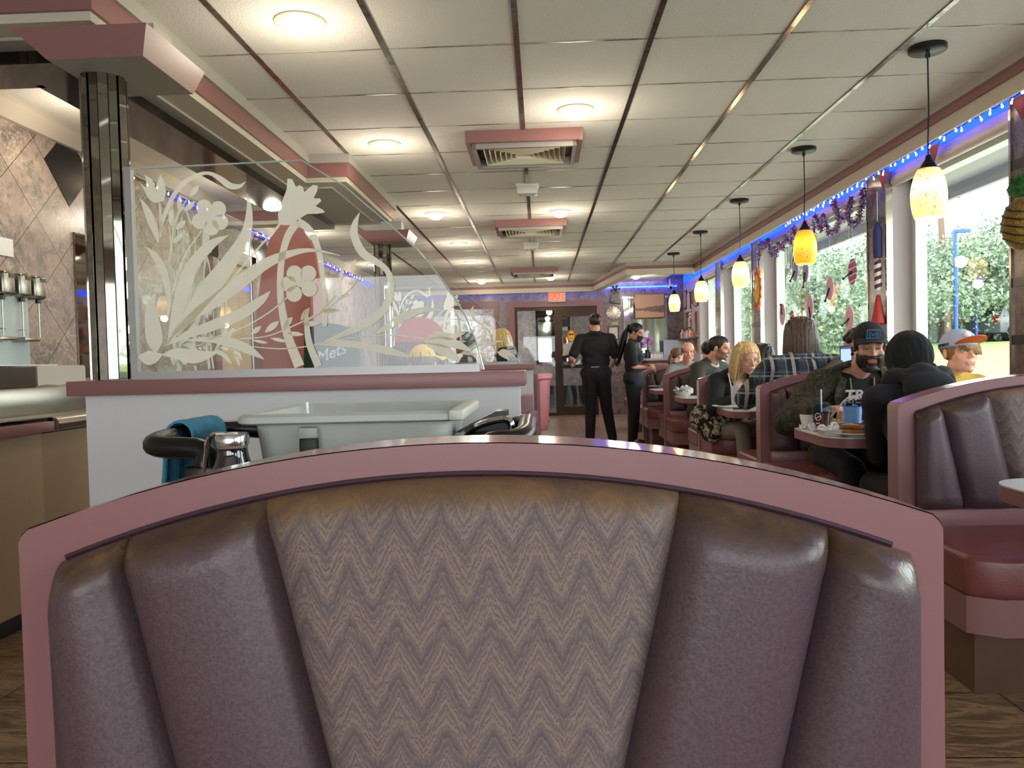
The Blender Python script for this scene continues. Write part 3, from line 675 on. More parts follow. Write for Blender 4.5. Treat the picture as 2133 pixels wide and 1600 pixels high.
cb=thing('cardboard_tray','torn cardboard tray with a dark inside on the steel bin','tray',(-2.5,3.6,1.03))
MB().box((-2.62,3.2,1.03),(-2.36,3.62,1.125),.004).build('dark_side',M('stained_cardboard',(74,58,42),.7,var=.4),cb,world=True)
mb=MB();n=12
mb.prism([(3.63,1.035),(3.7,1.04),(3.8,1.033),(3.9,1.043),(4.0,1.035),(4.02,1.04),(4.02,1.12),(4.01,1.13),(3.64,1.13),(3.63,1.12)],-2.37,-2.36,'x');mb.build('pale_flap',M('grey_card',(192,182,172),.8),cb,world=True)
MB().box((-2.7,3.2,1.13),(-2.4,3.85,1.136)).build('lid',paper,cb,world=True)
br=thing('coffee_brewer','steel and pale blue drink dispenser against the marble wall','drink dispenser',(-2.7,3.7,.9))
MB().box((-2.8,3.15,1.03),(-2.62,3.98,1.50),.006).build('body',M('pale_blue_panel',(186,200,202),.35),br,world=True)
for y in (3.55,3.67,3.79,3.915,4.035):
    MB().box((-2.78,y-.045,1.475),(-2.58,y+.045,1.60),.02,seg=3).build('hopper',steel,br,world=True)
    MB().box((-2.579,y-.01,1.565),(-2.577,y+.03,1.585)).build('name_plate',M('plate_grey',(80,84,84),.4) if 'plate_grey' not in D.materials else D.materials['plate_grey'],br,world=True)
for y in (3.6,3.75,3.9,4.03):
    MB().tube([(-2.6,y,1.475),(-2.6,y,1.455)],.014,10).build('spout',black,br,world=True)
    MB().tube([(-2.6,y,1.455),(-2.6,y,1.28)],.004,6).tube([(-2.6,y-.02,1.315),(-2.6,y+.02,1.315)],.003,6).build('rod',steel,br,world=True)
for y in (3.72,3.9): MB().box((-2.62,y-.06,1.255),(-2.55,y+.06,1.275),.004).build('cup_holder',steel,br,world=True)
o=MB().box((-2.828,4.02,1.72),(-2.822,4.18,1.815)).build('paper_note',paper);tag(o,'blank white paper note taped on the marble above the drink dispenser','paper note')  # plain paper note taped flat on the marble
o=MB().box((-2.828,4.74,1.06),(-2.815,4.9,1.945)).build('wall_mirror_strip',mir_m);tag(o,'tall narrow mirror strip on the marble wall beside the column','mirror')
o=thing('syrup_bottle','dark bottle at the far left edge of the service counter','bottle',(-2.2,3.0,.885))
MB().lathe([(.03,0),(.032,.02),(.032,.07),(.02,.1),(.014,.12)],(0,0,0),16).build('bottle_body',M('dark_glass',(30,26,22),.12),o);MB().lathe([(.016,.12),(.016,.15),(0,.15)],(0,0,0),12).build('cap',black,o)
o=thing('framed_mirror','mauve framed panel on the marble wall seen through the etched tulips','framed panel',(-2.83,7.2,1.0))
MB().box((-2.83,6.7,.9),(-2.78,6.82,2.17)).box((-2.83,7.62,.9),(-2.78,7.74,2.17)).box((-2.83,6.7,2.05),(-2.78,7.74,2.17)).build('frame',pink_d,o,world=True);MB().box((-2.83,6.82,.9),(-2.81,7.62,2.05)).build('panel',M('cream_panel',(226,190,154),.5),o,world=True)
o=thing('arched_partition','tall salmon pink arched partition behind the etched glass','partition',(-1.9,5.6,0))
ax=[at(px,py,Y=5.6) for px,py in ((535,775),(537,640),(548,560),(563,500),(590,465),(625,470),(655,520),(672,600),(680,775))];
mb=MB();mb.prism([(p.x,p.z) for p in ax]+[(ax[-1].x,0),(ax[0].x,0)],5.58,5.64,'y');mb.build('arched_panel',M('salmon_laminate',(176,104,92),.45,var=.08),o,world=True)
MB().box((ax[0].x-.02,5.56,0),(ax[0].x+.04,5.66,1.3)).build('edge_post',pink_d,o,world=True)
o=thing('draped_jacket','dark green sports jacket draped over a seat behind the glass','jacket',(-1.35,5.2,.9))
def jk(u,v):
    a=PI*(.02+.96*u);x=-1.33-.17*math.cos(a)*(1+.12*v);y=5.0-.11*math.sin(a);z=1.36-.42*v-.05*abs(math.cos(a))**2+.012*math.sin(9*u)*v
    return (x,y,z)
MB().grid(jk,30,14).build('jacket_back',M('dark_green_fabric',(28,62,56),.8,var=.2),o,60,world=True)
v,f=text_mesh('Mets',.10,.001,shear=.4,bold=.001);a=at(688,737,Y=4.88)
MB().add(v,f,Matrix.Translation(a)@Matrix.Rotation(-.35,4,'Y')@Matrix.Rotation(PI/2,4,'X')).build('script_lettering',M('pale_lettering',(176,184,196),.6),o,None,world=True)
MB().box((-1.5,5.02,.0),(-1.15,5.1,1.34),.02).build('seat_back',M('dark_seat',(40,34,36),.5),o,world=True)
o=thing('reflected_booth_shape','red round-topped booth back with dark pleated lower half, seen through glass','reflection',(-.92,5.9,0))  # solid stand-in for a booth reflection in the etched glass
c0=at(875,712,Y=5.9);rr=.19
MB().prism([(c0.x+rr*math.cos(PI*i/20),c0.z+rr*.98*math.sin(PI*i/20)) for i in range(21)],5.9,5.96,'y').build('round_top',M('reflection_red',(168,62,62),.4),o,world=True)
mb=MB()
for i in range(9): mb.box((c0.x-rr+i*rr*2/9,5.9,.3),(c0.x-rr+(i+.92)*rr*2/9,5.98,c0.z),.006)
mb.build('reflected_pleats',M('reflection_plum',(74,54,60),.5),o,world=True);MB().box((c0.x-rr,5.88,0),(c0.x+rr,6.0,.3)).build('base',pink_d,o,world=True)
st=thing('counter_stool','pink vinyl bucket seat at the counter, nearer one','counter stool',(-.02,9.0,0),0,'pink counter stools')
def sh(u,v):
    a=PI*(-.5+u);w=.20+.035*v;return (w*math.cos(a)*.9-.1,w*math.sin(a)*1.0,.36+.54*v)
mb=MB();mb.grid(sh,20,8);mb.grid(lambda u,v:(lambda p:(p[0]*.8-.01,p[1]*.82,p[2]))(sh(u,v)),20,8,True)
pk=M('pink_vinyl',(214,134,140),.35)
mb.tube([sh(i/20,1) for i in range(21)],.03,8).build('seat_back',pk,st,60)
MB().lathe([(0,.30),(.17,.30),(.19,.33),(.19,.38),(.16,.41),(0,.42)],(-.1,0,0),22).build('seat',pk,st)
MB().lathe([(.16,0),(.16,.02),(.04,.05),(.035,.30)],(-.1,0,0),18).build('pedestal',chrome,st)
dup(st,(.0,9.75,0),'pink vinyl bucket seat at the counter, farther one')
# bus cart -------------------------------------------------------------
bc=thing('bus_cart','black plastic bussing cart between the bench and the half wall','cart',(-.42,1.8,0))
for z in (.14,.5,.845):
    MB().box((-.70,1.5,z),(-.08,2.08,z+.03),.012).build('shelf',black,bc,world=True)
for x in (-.675,-.12):
    for y in (1.56,2.02):
        po=MB().tube([(x,y,.08),(x,y,.91)],.024,12).box((x-.035,y-.03,.86),(x+.035,y+.03,.905),.006).build('post',black,bc,world=True)
        w=MB().tube([(x-.015,y,.05),(x+.015,y,.05)],.05,18).build('caster',M('caster_grey',(60,60,62),.6) if 'caster_grey' not in D.materials else D.materials['caster_grey'],po,world=True)
for s,x,w_ in ((-1,-.675,.145),(1,-.12,.085)):
    MB().tube(curve([(x,1.56,.90),(x+s*.012,1.565,.935),(x+s*w_*.7,1.585,.94),(x+s*w_*.98,1.64,.945),(x+s*w_,1.80,.948),(x+s*w_*.98,1.96,.946),(x+s*.05,2.01,.937),(x,2.02,.92)],30),[.026]*3+[.022]*25+[.026]*3,12).build('handle',black,bc,60,world=True)
cl=MB()
def cloth(u,v):
    # hangs over the bar on both sides
    y=1.735+.19*u+.01*math.sin(5*v);s=v*2-1
    if abs(s)<.2: a=s/.2*PI/2;x=-.82+.030*math.sin(a);z=.948+.030*math.cos(a)
    else:
        d=(abs(s)-.2)/.8;x=-.82+(.030+.022*d)*(1 if s>0 else -1);z=.946-(.25 if s<0 else .16)*d
    return (x+.006*math.sin(18*u+3*v),y,z)
o=cl.grid(cloth,16,40).build('cleaning_cloth',M('blue_cloth',(78,150,182),.95,var=.25,vs=40,bump=.3,bs=300),None,80);tag(o,'blue cleaning cloth hung over the left handle of the bus cart','cloth')
m_=o.modifiers.new('s','SOLIDIFY');m_.thickness=.005
# grey bus tub
tub=thing('bus_tub','worn pale grey plastic bus tub on the cart, a straw sticking out','bus tub',(-.395,1.78,.881))
def rr_(w,d,r,n=6):
    P=[]
    for cx,cy,a0 in ((w-r,d-r,0),(-w+r,d-r,PI/2),(-w+r,-d+r,PI),(w-r,-d+r,1.5*PI)):
        P+=[(cx+r*math.cos(a0+PI/2*i/n),cy+r*math.sin(a0+PI/2*i/n)) for i in range(n+1)]
    return P
mb=MB();rings=[(.185,.15,0),(.197,.162,.012),(.203,.180,.10),(.206,.183,.1),(.226,.20,.1),(.232,.206,.104),(.232,.206,.116),(.222,.197,.122),(.208,.185,.118),(.198,.172,.1),(.188,.16,.02)]
n=28;v=[]
for w_,d_,z in rings: v+=[(x,y,z) for x,y in rr_(w_,d_,.04)]
f=[(i*n+j,i*n+(j+1)%n,(i+1)*n+(j+1)%n,(i+1)*n+j) for i in range(len(rings)-1) for j in range(n)]+[tuple(range(n))[::-1],tuple(range((len(rings)-1)*n,len(rings)*n))]
tg=M('grey_tub_plastic',(196,200,192),.5,var=.14,vs=9)
mb.add(v,f).build('body',tg,tub)
MB().box((-.10,-.1965,.02),(-.062,-.178,.072),.006).build('hand_slot',M('slot_dark',(18,18,20),.5),tub)
MB().box((-.102,-.199,.07),(-.060,-.176,.094),.006).build('slot_hood',M('tub_hood_grey',(160,164,158),.5),tub)  # hood in a slightly darker grey plastic than the tub
MB().box((.207,-.209,.101),(.238,.19,.124),.006).build('rim_end',M('rim_cream',(200,200,188),.5),tub)
st_m=M('straw_white',(235,235,232),.4)
o=MB().tube([(-.52,1.74,.90),(-.525,1.75,1.018)],.0035,8).build('drinking_straw',st_m);tag(o,'white straw standing up inside the grey bus tub','straw')
def syrup(label,x,y,z,s=1,rz=0):
    r=thing('syrup_dispenser',label,'syrup dispenser',(x,y,z),rz,'glass syrup dispensers')
    MB().lathe([(.0,.0),(.04*s,.0),(.044*s,.01),(.04*s,.035),(.03*s,.065),(.027*s,.085),(.028*s,.09)],(0,0,0),26).build('jar',M('syrup_glass',(28,22,26),.06,coat=1) if 'syrup_glass' not in D.materials else D.materials['syrup_glass'],r)
    MB().lathe([(.0285*s,.084),(.0285*s,.092)],(0,0,0),26).build('glass_neck',M('neck_glass',(120,112,108),.1) if 'neck_glass' not in D.materials else D.materials['neck_glass'],r)
    MB().lathe([(.031*s,.09),(.032*s,.105),(.029*s,.112),(0,.115)],(0,0,0),26).box((-.036,-.008,.108),(-.01,.008,.115)).build('lid',chrome,r);lid_=r.children[-1] if False else [c for c in r.children if c.name.startswith('lid')][0]
    MB().tube(curve([(-.03,0,.112),(-.046,0,.10),(-.052,0,.07),(-.057,0,.03)],14),[.006]*8+[.005]*7,8,flat=1.6).build('handle',chrome,lid_);return r
syrup('glass syrup dispenser with chrome lid beside the blue cloth',-.612,1.535,.858,1.05)
lp=thing('coffee_server','dark coffee server with a curved chrome handle at the right end of the cart','coffee pot',(-.12,1.72,.876))
MB().lathe([(0,0),(.05,0),(.055,.02),(.045,.055),(.04,.07),(0,.075)],(0,0,0),22).build('pot_body',black,lp);MB().tube(curve([(-.06,-.02,.06),(-.02,-.02,.085),(.03,-.02,.098),(.052,-.02,.09),(.054,-.02,.05)],16),.008,10,flat=1.8).build('handle',chrome,lp)
MB().prism([(-.07,.07),(.02,.115),(.045,.115),(.045,.07)],-.01,.05,'y').build('lid',black,lp)
# ================================================================ people
import numpy as np
def remesh(mb,vox,smooth=5):
    me=D.meshes.new('r');me.from_pydata(mb.v,[],mb.f);o=D.objects.new('r',me);COL.objects.link(o)
    r=o.modifiers.new('r','REMESH');r.mode='VOXEL';r.voxel_size=vox
    s=o.modifiers.new('s','SMOOTH');s.factor=.5;s.iterations=smooth
    dg=bpy.context.evaluated_depsgraph_get();m2=D.meshes.new_from_object(o.evaluated_get(dg))
    n=len(m2.vertices);v=np.empty(n*3,'f');m2.vertices.foreach_get('co',v)
    f=[tuple(p.vertices) for p in m2.polygons]
    D.objects.remove(o);D.meshes.remove(me);D.meshes.remove(m2)
    return v.reshape(-1,3),f
def put(name,v,f,mat,parent,cols=None,kill=None,solid=0):
    if kill is not None:
        bad=kill(v);f=[q for q in f if not any(bad[i] for i in q)]
    mb=MB();mb.v=[tuple(map(float,p)) for p in v];mb.f=f
    o=mb.build(name,mat,parent,180,cols=cols)
    if solid:
        m=o.modifiers.new('t','SOLIDIFY');m.thickness=solid;m.offset=-1
    return o
def sstep(a,b,x): t=np.clip((x-a)/(b-a),0,1);return t*t*(3-2*t)
def skin_mat():
    t=NT('skin');t.set(col=t.attr('Col'),rough=.5);t.bump(t.noise(180,2),.08,.001)
    t.b.inputs['Subsurface Weight'].default_value=.08;t.b.inputs['Subsurface Radius'].default_value=(.02,.008,.005);return t.m
SKIN=skin_mat()
def hair_mat(name,c,c2,rough=.45):
    t=NT(name);n=t.noise(1,4,.7,t.map((160,160,22)));t.set(col=t.mix(t.ramp(n,[(.32,(0,0,0)),(.68,(255,255,255))]),c2,c),rough=rough);t.bump(n,.5,.004);return t.m
def fabric(name,c,var=.25,vs=12,rough=.85,bump=.25,bs=160): return M(name,c,rough,0,var,vs,bump,bs)
H={'black':hair_mat('black_hair',(26,22,21),(10,9,9)),'dbrown':hair_mat('dark_brown_hair',(52,40,32),(24,18,15)),'brown':hair_mat('brown_hair',(104,84,66),(46,36,28)),'blonde':hair_mat('blonde_hair',(236,210,150),(176,138,78)),'sandy':hair_mat('sandy_hair',(190,154,104),(120,88,56)),'grey':hair_mat('grey_hair',(92,86,84),(48,44,42)),'auburn':hair_mat('light_brown_hair',(132,98,70),(78,54,38))}
HC={'black':(24,20,19),'dbrown':(44,34,28),'brown':(80,62,48),'blonde':(170,130,84),'sandy':(150,116,80),'grey':(80,74,72),'auburn':(100,72,52)}
def ik(a,b,l1,l2,hint):
    a=Vector(a);b=Vector(b);d=b-a;L=min(d.length,(l1+l2)*.995);d.normalize();b=a+d*L
    x=(l1*l1-l2*l2+L*L)/(2*L);h=math.sqrt(max(0,l1*l1-x*x))
    q=Vector(hint)-d*Vector(hint).dot(d);q.normalize();return a+d*x+q*h,b
def hand(mb,w,d,nrm,side,s,curl=.5,e=0):
    d=Vector(d).normalized();nrm=Vector(nrm);nrm=(nrm-d*nrm.dot(d)).normalized();x=d.cross(nrm)*side
    w=Vector(w)
    pc=w+d*.048*s
    R=Matrix((x,d,nrm)).transposed();mb.ell(pc,(.038*s,.048*s,.015*s),R,12,8)
    for i,(o,l) in enumerate(((-.028,.068),(-.010,.078),(.010,.074),(.027,.058))):
        b=w+d*.086*s+x*o*s;k=curl
        d1=(d*math.cos(k)+nrm*math.sin(k)+x*o*1.5).normalized();m_=b+d1*l*.5*s
        d2=(d*math.cos(k*2.1)+nrm*math.sin(k*2.1)).normalized();t=m_+d2*l*.5*s
        mb.cap(b-d*.015*s,b,.0095*s,.009*s,8);mb.cap(b,m_,.009*s,.0082*s,8);mb.cap(m_,t,.0082*s,.0068*s,8)
    b=w+d*.025*s-x*.030*s;d1=(d*.75-x*.6+nrm*.35).normalized();m_=b+d1*.038*s;d2=(d*.9-x*.1+nrm*.5).normalized()
    mb.cap(b,m_,.012*s,.0105*s,8);mb.cap(m_,m_+d2*.03*s,.0105*s,.008*s,8)
    return pc,R
def head_prims(mb,Hm,f=False,kid=False):
    def E(c,r,R=None):
        R3=Hm.to_3x3();sc=R3.col[0].length;Rn=R3*(1/sc)
        mb.ell(Hm@Vector(c),[q*sc for q in r],Rn@R if R is not None else Rn,20,14)
    def Cp(a,b,ra,rb):
        sc=Hm.to_3x3().col[0].length;mb.cap(Hm@Vector(a),Hm@Vector(b),ra*sc,rb*sc,12)
    w=.94 if f else 1
    E((0,-.012,.035),(.076*w,.098,.083));E((0,.03,-.035),(.061*w,.06,.072));E((0,.036,-.076),(.049*w,.05,.036))
    E((0,.074,-.1),(.022*w,.018,.018));E((0,.044,.04),(.061*w,.049,.05))
    if not kid: Cp((-.036,.078,.021),(.036,.078,.021),.013,.013)
    else: E((0,.05,.03),(.058,.047,.05))
    for s in (-1,1):
        E((s*.04*w,.05 if kid else .06,-.03),(.021,.022 if kid else .024,.022));E((s*.052*w,.005,-.07),(.014,.03,.03))
        E((s*.079*w,-.014,-.006),(.009,.019,.031),Matrix.Rotation(s*-.3,3,'Z'))
        E((s*(.009 if kid else .013),.095 if kid else .1,-.033),(.007 if kid else .009,.009,.007));E((s*.031,.073,.002),(.015,.013,.011))
    if kid: Cp((0,.088,.005),(0,.104,-.026),.006,.0085)
    else: Cp((0,.088,.012),(0,.113,-.028),.0085,.0115)
    Cp((-.019,.086,-.061),(.019,.086,-.061),.0085,.0085);Cp((-.015,.086,-.071),(.015,.086,-.071),.0085,.0085);Cp((0,.08,-.05),(0,.085,-.06),.012,.012)
def face_cols(v,Hm,skin,hairc,o):
    inv=np.array(Hm.inverted());p=np.c_[v,np.ones(len(v))]@inv.T;x,y,z=p[:,0],p[:,1],p[:,2];ax=np.abs(x)
    c=np.tile(np.array(lin(skin)[:3]),(len(v),1));near=(np.abs(z)<.14)&(ax<.1)&(np.abs(y)<.15)
    def blend(mask,col,k=1):
        m=(mask*near*k)[:,None];c[:]=c*(1-m)+np.array(lin(col)[:3])*m
    fr=sstep(.035,.06,y)
    blend(np.exp(-((ax-.042)/.02)**2-((z+.032)/.02)**2)*fr,tuple(int(q*w) for q,w in zip(skin,(1,.84,.8))),.5)
    blend(np.exp(-(x/.014)**2-((z+.028)/.014)**2)*(y>.09),tuple(int(q*w) for q,w in zip(skin,(1,.84,.8))),.5)
    if o.get('beard'):
        b=sstep(-.028,-.042,z-.12*np.maximum(0,ax-.025))*sstep(-.03,.0,y)*(1-np.exp(-(x/.018)**4-((z+.048)/.006)**4)*.6)
        sb=sstep(.05,.06,ax)*sstep(.03,.02,z)*sstep(-.01,.005,y)*sstep(.06,.045,y)
        blend(np.clip(b+sb*(z<0),0,1),hairc,o['beard'])
    blend(np.exp(-(x/.024)**4-((z+.066)/.0105)**4)*(y>.06),o.get('lips',(168,98,90)),.85)
    d=np.exp(-((ax-.031)/.02)**4-((z-.006)/.013)**4)*fr;blend(d,tuple(int(q*.72) for q in skin),.55)
    if o.get('closed'):
        blend(np.exp(-((ax-.031)/.015)**4-((z+.002)/.0035)**4)*fr,(54,36,30),.9)
    else:
        blend(np.exp(-((ax-.031)/.0135)**4-((z-.003)/.006)**4)*fr,(226,220,214),.95)
        blend(np.exp(-((ax-.031)/.0065)**4-((z-.003)/.0065)**4)*fr,(38,28,24),1)
        blend(np.exp(-((ax-.031)/.016)**4-((z-.0095)/.003)**4)*fr,(40,28,24),.9)
    blend(np.exp(-((ax-.031)/.019)**4-((z-.0245-.05*(ax-.031)*0)/.0045)**4)*fr,hairc,.85)
    return [(*q,1) for q in c.tolist()]
def hair_cap(Hm,mask,k=1.07,lump=.006,seed=0,nu=56,nv=36,c=(0,-.012,.035),r=(.076,.098,.083)):
    mb=MB();rnd=random.Random(seed);ph=[rnd.random()*6 for _ in range(6)]
    def fn(u,v):
        a=2*PI*u;b=PI*(.02+.96*v);d=Vector((math.sin(b)*math.cos(a),math.sin(b)*math.sin(a),math.cos(b)))
        p=Vector((d.x*r[0],d.y*r[1],d.z*r[2]))+Vector(c)
        m_=mask(p);kk=.82+(k-.82)*m_
        kk+=(lump/.08)*m_*math.sin(b)*(math.sin(9*a+ph[0]+3*b)*.4+math.sin(17*a+ph[1]-5*b)*.35+math.sin(31*a+ph[2]+9*b)*.25)
        q=Vector((d.x*r[0]*kk,d.y*r[1]*kk,d.z*r[2]*kk))+Vector(c);return (Hm@q)[:]
    return mb.grid(fn,nu,nv)
def m_short(p,front=.062,side=.012,back=-.075):
    y,z=p.y,p.z
    line=front if y>.055 else back if y<-.06 else (side if abs(y)<.03 else (side+(front-side)*(y-.03)/.025 if y>0 else side+(back-side)*(-y-.03)/.03))
    return min(1,max(0,(z-line)/.014+.5))
def strands(Hm,n,roots,flow,r=.006,seed=1):
    rnd=random.Random(seed);mb=MB()
    for i in range(n):
        P=roots(i,n,rnd);pts=[Hm@Vector(q) for q in flow(P,rnd)];L=[interp(pts,t/9) for t in range(10)];sc=Hm.to_3x3().col[0].length
        mb.tube(L,[r*sc*(.7 if t==0 else 1-.75*max(0,(t-5)/4)) for t in range(10)],6,flat=1.5)
    return mb
def person(label,x,y,rz=0,pose='sit',seat=.42,lean=.1,s=1.0,head=(0,0,0),hoff=(0,0,0),hands=None,hints=None,skin=(206,160,136),hairc='dbrown',face=None,vox=.009,top=None,pants=None,shoes=True,legs=None,f=False,sleeve='long',wide=1.0,side_lean=0,topkill=None,curl=.6,puff=.012,group=None,topname='sweater',hs=1.0,knees=None,pk=1.0):
    R=thing('person',label,'person',(x,y,0),rz,group)
    J={}
    if pose=='sit':
        pel=Vector((0,0,seat+.095*s));
        hip=[Vector((q*.09*s,0.02*s,seat+.085*s)) for q in (-1,1)]
        kn=[Vector((q*.12*s,.44*s,seat+.075*s)) for q in (-1,1)];an=[Vector((q*.12*s,.42*s,.09*s)) for q in (-1,1)]
        if knees: kn=[Vector(k) for k in knees[:2]];an=[Vector(k) for k in knees[2:]]
    else:
        pel=Vector((0,0,.95*s));hip=[Vector((q*.088*s,0,.92*s)) for q in (-1,1)]
        kn=[Vector((q*.095*s,.02,.50*s)) for q in (-1,1)];an=[Vector((q*.10*s,-.01,.085*s)) for q in (-1,1)]
        if legs: kn=[Vector(k)*s for k in legs[:2]];an=[Vector(k)*s for k in legs[2:]]
    up=Vector((math.sin(side_lean),math.sin(lean)*math.cos(side_lean),math.cos(lean)*math.cos(side_lean)));T=Matrix.Rotation(-lean,3,'X')@Matrix.Rotation(side_lean,3,'Y')
    tp=lambda a,b,c: pel+T@Vector((a*s,b*s,c*s))
    SW=.178*(.55+.45*wide)*(.9 if f else 1)
    sh=[tp(q*SW,.0,.447) for q in (-1,1)];nb=tp(0,-.01,.50)
    hp=tp(0,.025,.655)+Vector(hoff)*s
    Hm=Matrix.Translation(hp)@Matrix.Rotation(head[0],4,'Z')@Matrix.Rotation(head[1],4,'X')@Matrix.Rotation(head[2],4,'Y')@Matrix.Scale(s**.5*.99*hs,4)
    hands=hands or [(-.2,.3,.8),(.2,.3,.8)];hints=hints or [(-.5,-.4,-.6),(.5,-.4,-.6)]
    el=[];wr=[]
    for i in (0,1):
        e_,w_=ik(sh[i],Vector(hands[i]),.285*s,.255*s,hints[i]);el.append(e_);wr.append(w_)
    def torso(mb,e):
        k=s
        mb.ell(tp(0,0,.0),((.158 if not f else .165)*k*wide+e,.115*k+e,.12*k+e),T);mb.ell(tp(0,.005,.16),((.138 if not f else .122)*k*wide+e,.098*k+e,.15*k+e),T)
        mb.ell(tp(0,.0,.32),((.160 if not f else .142)*k*wide+e,.112*k+e,.17*k+e),T);mb.ell(tp(0,-.01,.41),(.15*k*wide+e,.085*k+e,.09*k+e),T)
        if f:
            for q in (-1,1): mb.ell(tp(q*.065,.085,.30),.055*k+e)
        mb.cap(sh[0],sh[1],.058*k+e,.058*k+e);mb.cap(tp(-.11,-.01,.465),tp(-.03,-.012,.505),.045*k+e,.04*k+e);mb.cap(tp(.11,-.01,.465),tp(.03,-.012,.505),.045*k+e,.04*k+e)
    def arm(mb,i,e,end=1.0):
        mb.cap(sh[i],el[i],.050*s+e,.040*s+e)
        if end>=1: mb.cap(el[i],wr[i],.041*s+e,.028*s+e)
        elif end>0: pass
    # body: one continuous mesh
    mb=MB();torso(mb,-.006)
    for i in (0,1):
        arm(mb,i,-.004);d=(wr[i]-el[i]).normalized();hand(mb,wr[i],d,Vector((0,.3,-1)) if pose=='sit' else Vector((0.6*(-1 if i else 1),.6,-.2)),1 if i else -1,s,curl)
        mb.cap(hip[i],kn[i],.076*s,.052*s);mb.cap(kn[i],an[i],.052*s,.034*s);mb.cap(an[i],an[i]+Vector((0,.12*s,-.045*s)),.034*s,.028*s)
    mb.cap(nb,Hm@Vector((0,-.03,-.06)),(.056 if not f else .047)*s,(.054 if not f else .046)*s);head_prims(mb,Hm,f,bool((face or {}).get('kid')))
    v,fc=remesh(mb,vox,3);put('body',v,fc,SKIN,R,face_cols(v,Hm,skin,HC[hairc],face or {}))
    # clothing
    if top is not None:
        mb=MB();torso(mb,puff)
        for i in (0,1):
            mb.cap(sh[i],el[i] if sleeve!='short' else sh[i].lerp(el[i],.78),.056*s+puff,.046*s+puff+(.008 if sleeve=='short' else 0))
            if sleeve=='long': mb.cap(el[i],wr[i].lerp(el[i],.06),.045*s+puff,.033*s+puff)
        mb.cap(nb-up*.02,nb+up*.018*s,.062*s,.058*s)
        v,fc=remesh(mb,max(vox,.009),4);
        # slight fabric folds
        v=v+np.c_[np.zeros(len(v)),np.sin(v[:,2]*60+v[:,0]*25)*.003,np.zeros(len(v))]
        
        TOP=put(topname,v,fc,top,R,kill=(lambda vv:topkill(vv,tp)) if topkill else None,solid=.006 if topkill else 0)
    if pants is not None:
        mb=MB();mb.ell(tp(0,0,.0),(.162*s*wide,.122*s,.10*s),T)
        for i in (0,1): mb.cap(hip[i],kn[i],.088*s*pk,.064*s*pk);mb.cap(kn[i],an[i]+Vector((0,0,.01)),.064*s*pk,.05*s*pk)
        v,fc=remesh(mb,.011,4);put('trousers',v,fc,pants,R)
    if shoes:
        for i in (0,1):
            mb=MB();a=an[i];yaw=Vector((0,1,0));mb.ell(a+yaw*.045*s+Vector((0,0,-.045*s)),(.042*s,.125*s,.045*s));mb.ell(a+Vector((0,-.01,-.01)),(.042*s,.05*s,.05*s));v,fc=remesh(mb,.011,3);v[:,2]=np.maximum(v[:,2],.004);put('shoe',v,fc,M('dark_shoe',(22,21,22),.5) if 'dark_shoe' not in D.materials else D.materials['dark_shoe'],R)
    R_={'top':TOP if top is not None else R,'R':R,'H':Hm,'tp':tp,'wr':wr,'el':el,'sh':sh,'nb':nb,'T':T,'hairc':hairc,'up':up,'s':s}
    return R_
def add_hair(p,mb,name='hair',mat=None): return mb.build(name,mat or H[p['hairc']],p['R'],180)
def short_hair(p,seed=1,**k): return add_hair(p,hair_cap(p['H'],lambda q:m_short(q,**k),1.09,.007,seed))
black_t=fabric('black_cotton',(24,25,28),.2);black_p=fabric('black_trouser_cloth',(17,18,20),.2)
navy=fabric('dark_navy_cloth',(28,31,42),.2)
# --- waiter and waitress
p=person('waiter seen from behind in black shirt and trousers, walking with a menu',.69,10.0,0,'stand',s=.965,lean=.02,head=(.12,-.05,0),hands=[(-.30,.17,1.06),(.20,.20,.98)],hints=[(-.5,-.7,-1),(.5,-.7,-1)],skin=(196,146,120),hairc='dbrown',top=black_t,pants=black_p,sleeve='short',legs=[(-.08,.03,.50),(.13,.06,.50),(-.10,-.06,.085),(.20,.04,.085)],wide=1.28,pk=1.22,vox=.008,topname='shirt')
short_hair(p,3,front=.06,side=.005,back=-.06)
mb=MB().tube([p['tp'](.07*math.sin(a),-.01+.065*math.cos(a),.51) for a in [i*2*PI/20 for i in range(20)]],.016,8);mb.build('collar',black_t,p['top'],180)
o=thing('menu','white folded menu held in the waiter left hand','menu',(.42,10.27,1.12));MB().prism([(0,0),(.02,.16),(.17,.19),(.15,.03)],-.004,.004,'y').build('menu_card',paper,o);o.location=(.28,10.27,1.14)
MB().box((.62,9.842,.99),(.72,9.844,.996)).build('notepad_edge',paper,p['R'],world=True)  # white edge of a notepad showing at the waiter's pocket
p=person('waitress in black with a long dark ponytail and black face mask, hands clasped',1.13,9.9,-PI/2-.25,'stand',s=.885,lean=.03,head=(-.15,-.35,0),hoff=(0,.02,-.01),hands=[(.02,.20,1.0),(.0,.21,.97)],hints=[(-.5,-.5,-.9),(.5,-.5,-.9)],skin=(188,138,112),hairc='black',top=black_t,pants=black_p,sleeve='short',f=True,wide=1.38,pk=1.12,vox=.006,topname='shirt',curl=.9)
add_hair(p,hair_cap(p['H'],lambda q:m_short(q,.06,.0,-.07),1.1,.005,4))
Hm=p['H'];mb=MB()
for i in range(46):
    r=random.Random(i);a=r.uniform(-1,1);b=r.uniform(-1,1)
    pts=[Hm@Vector(q) for q in [(a*.03,-.095,.06),(a*.05,-.128,.03+b*.02),(a*.06,-.132+b*.025,-.08),(a*.062,-.125+b*.03,-.2),(a*.058,-.12+b*.03,-.33),(a*.03+r.uniform(-.02,.02),-.115+b*.03,-.44-r.uniform(0,.08))]]
    mb.tube([interp(pts,t/12) for t in range(13)],[.009]*9+[.008,.006,.004,.002],6)
add_hair(p,mb,'ponytail')
R3=Hm.to_3x3();mb=MB()
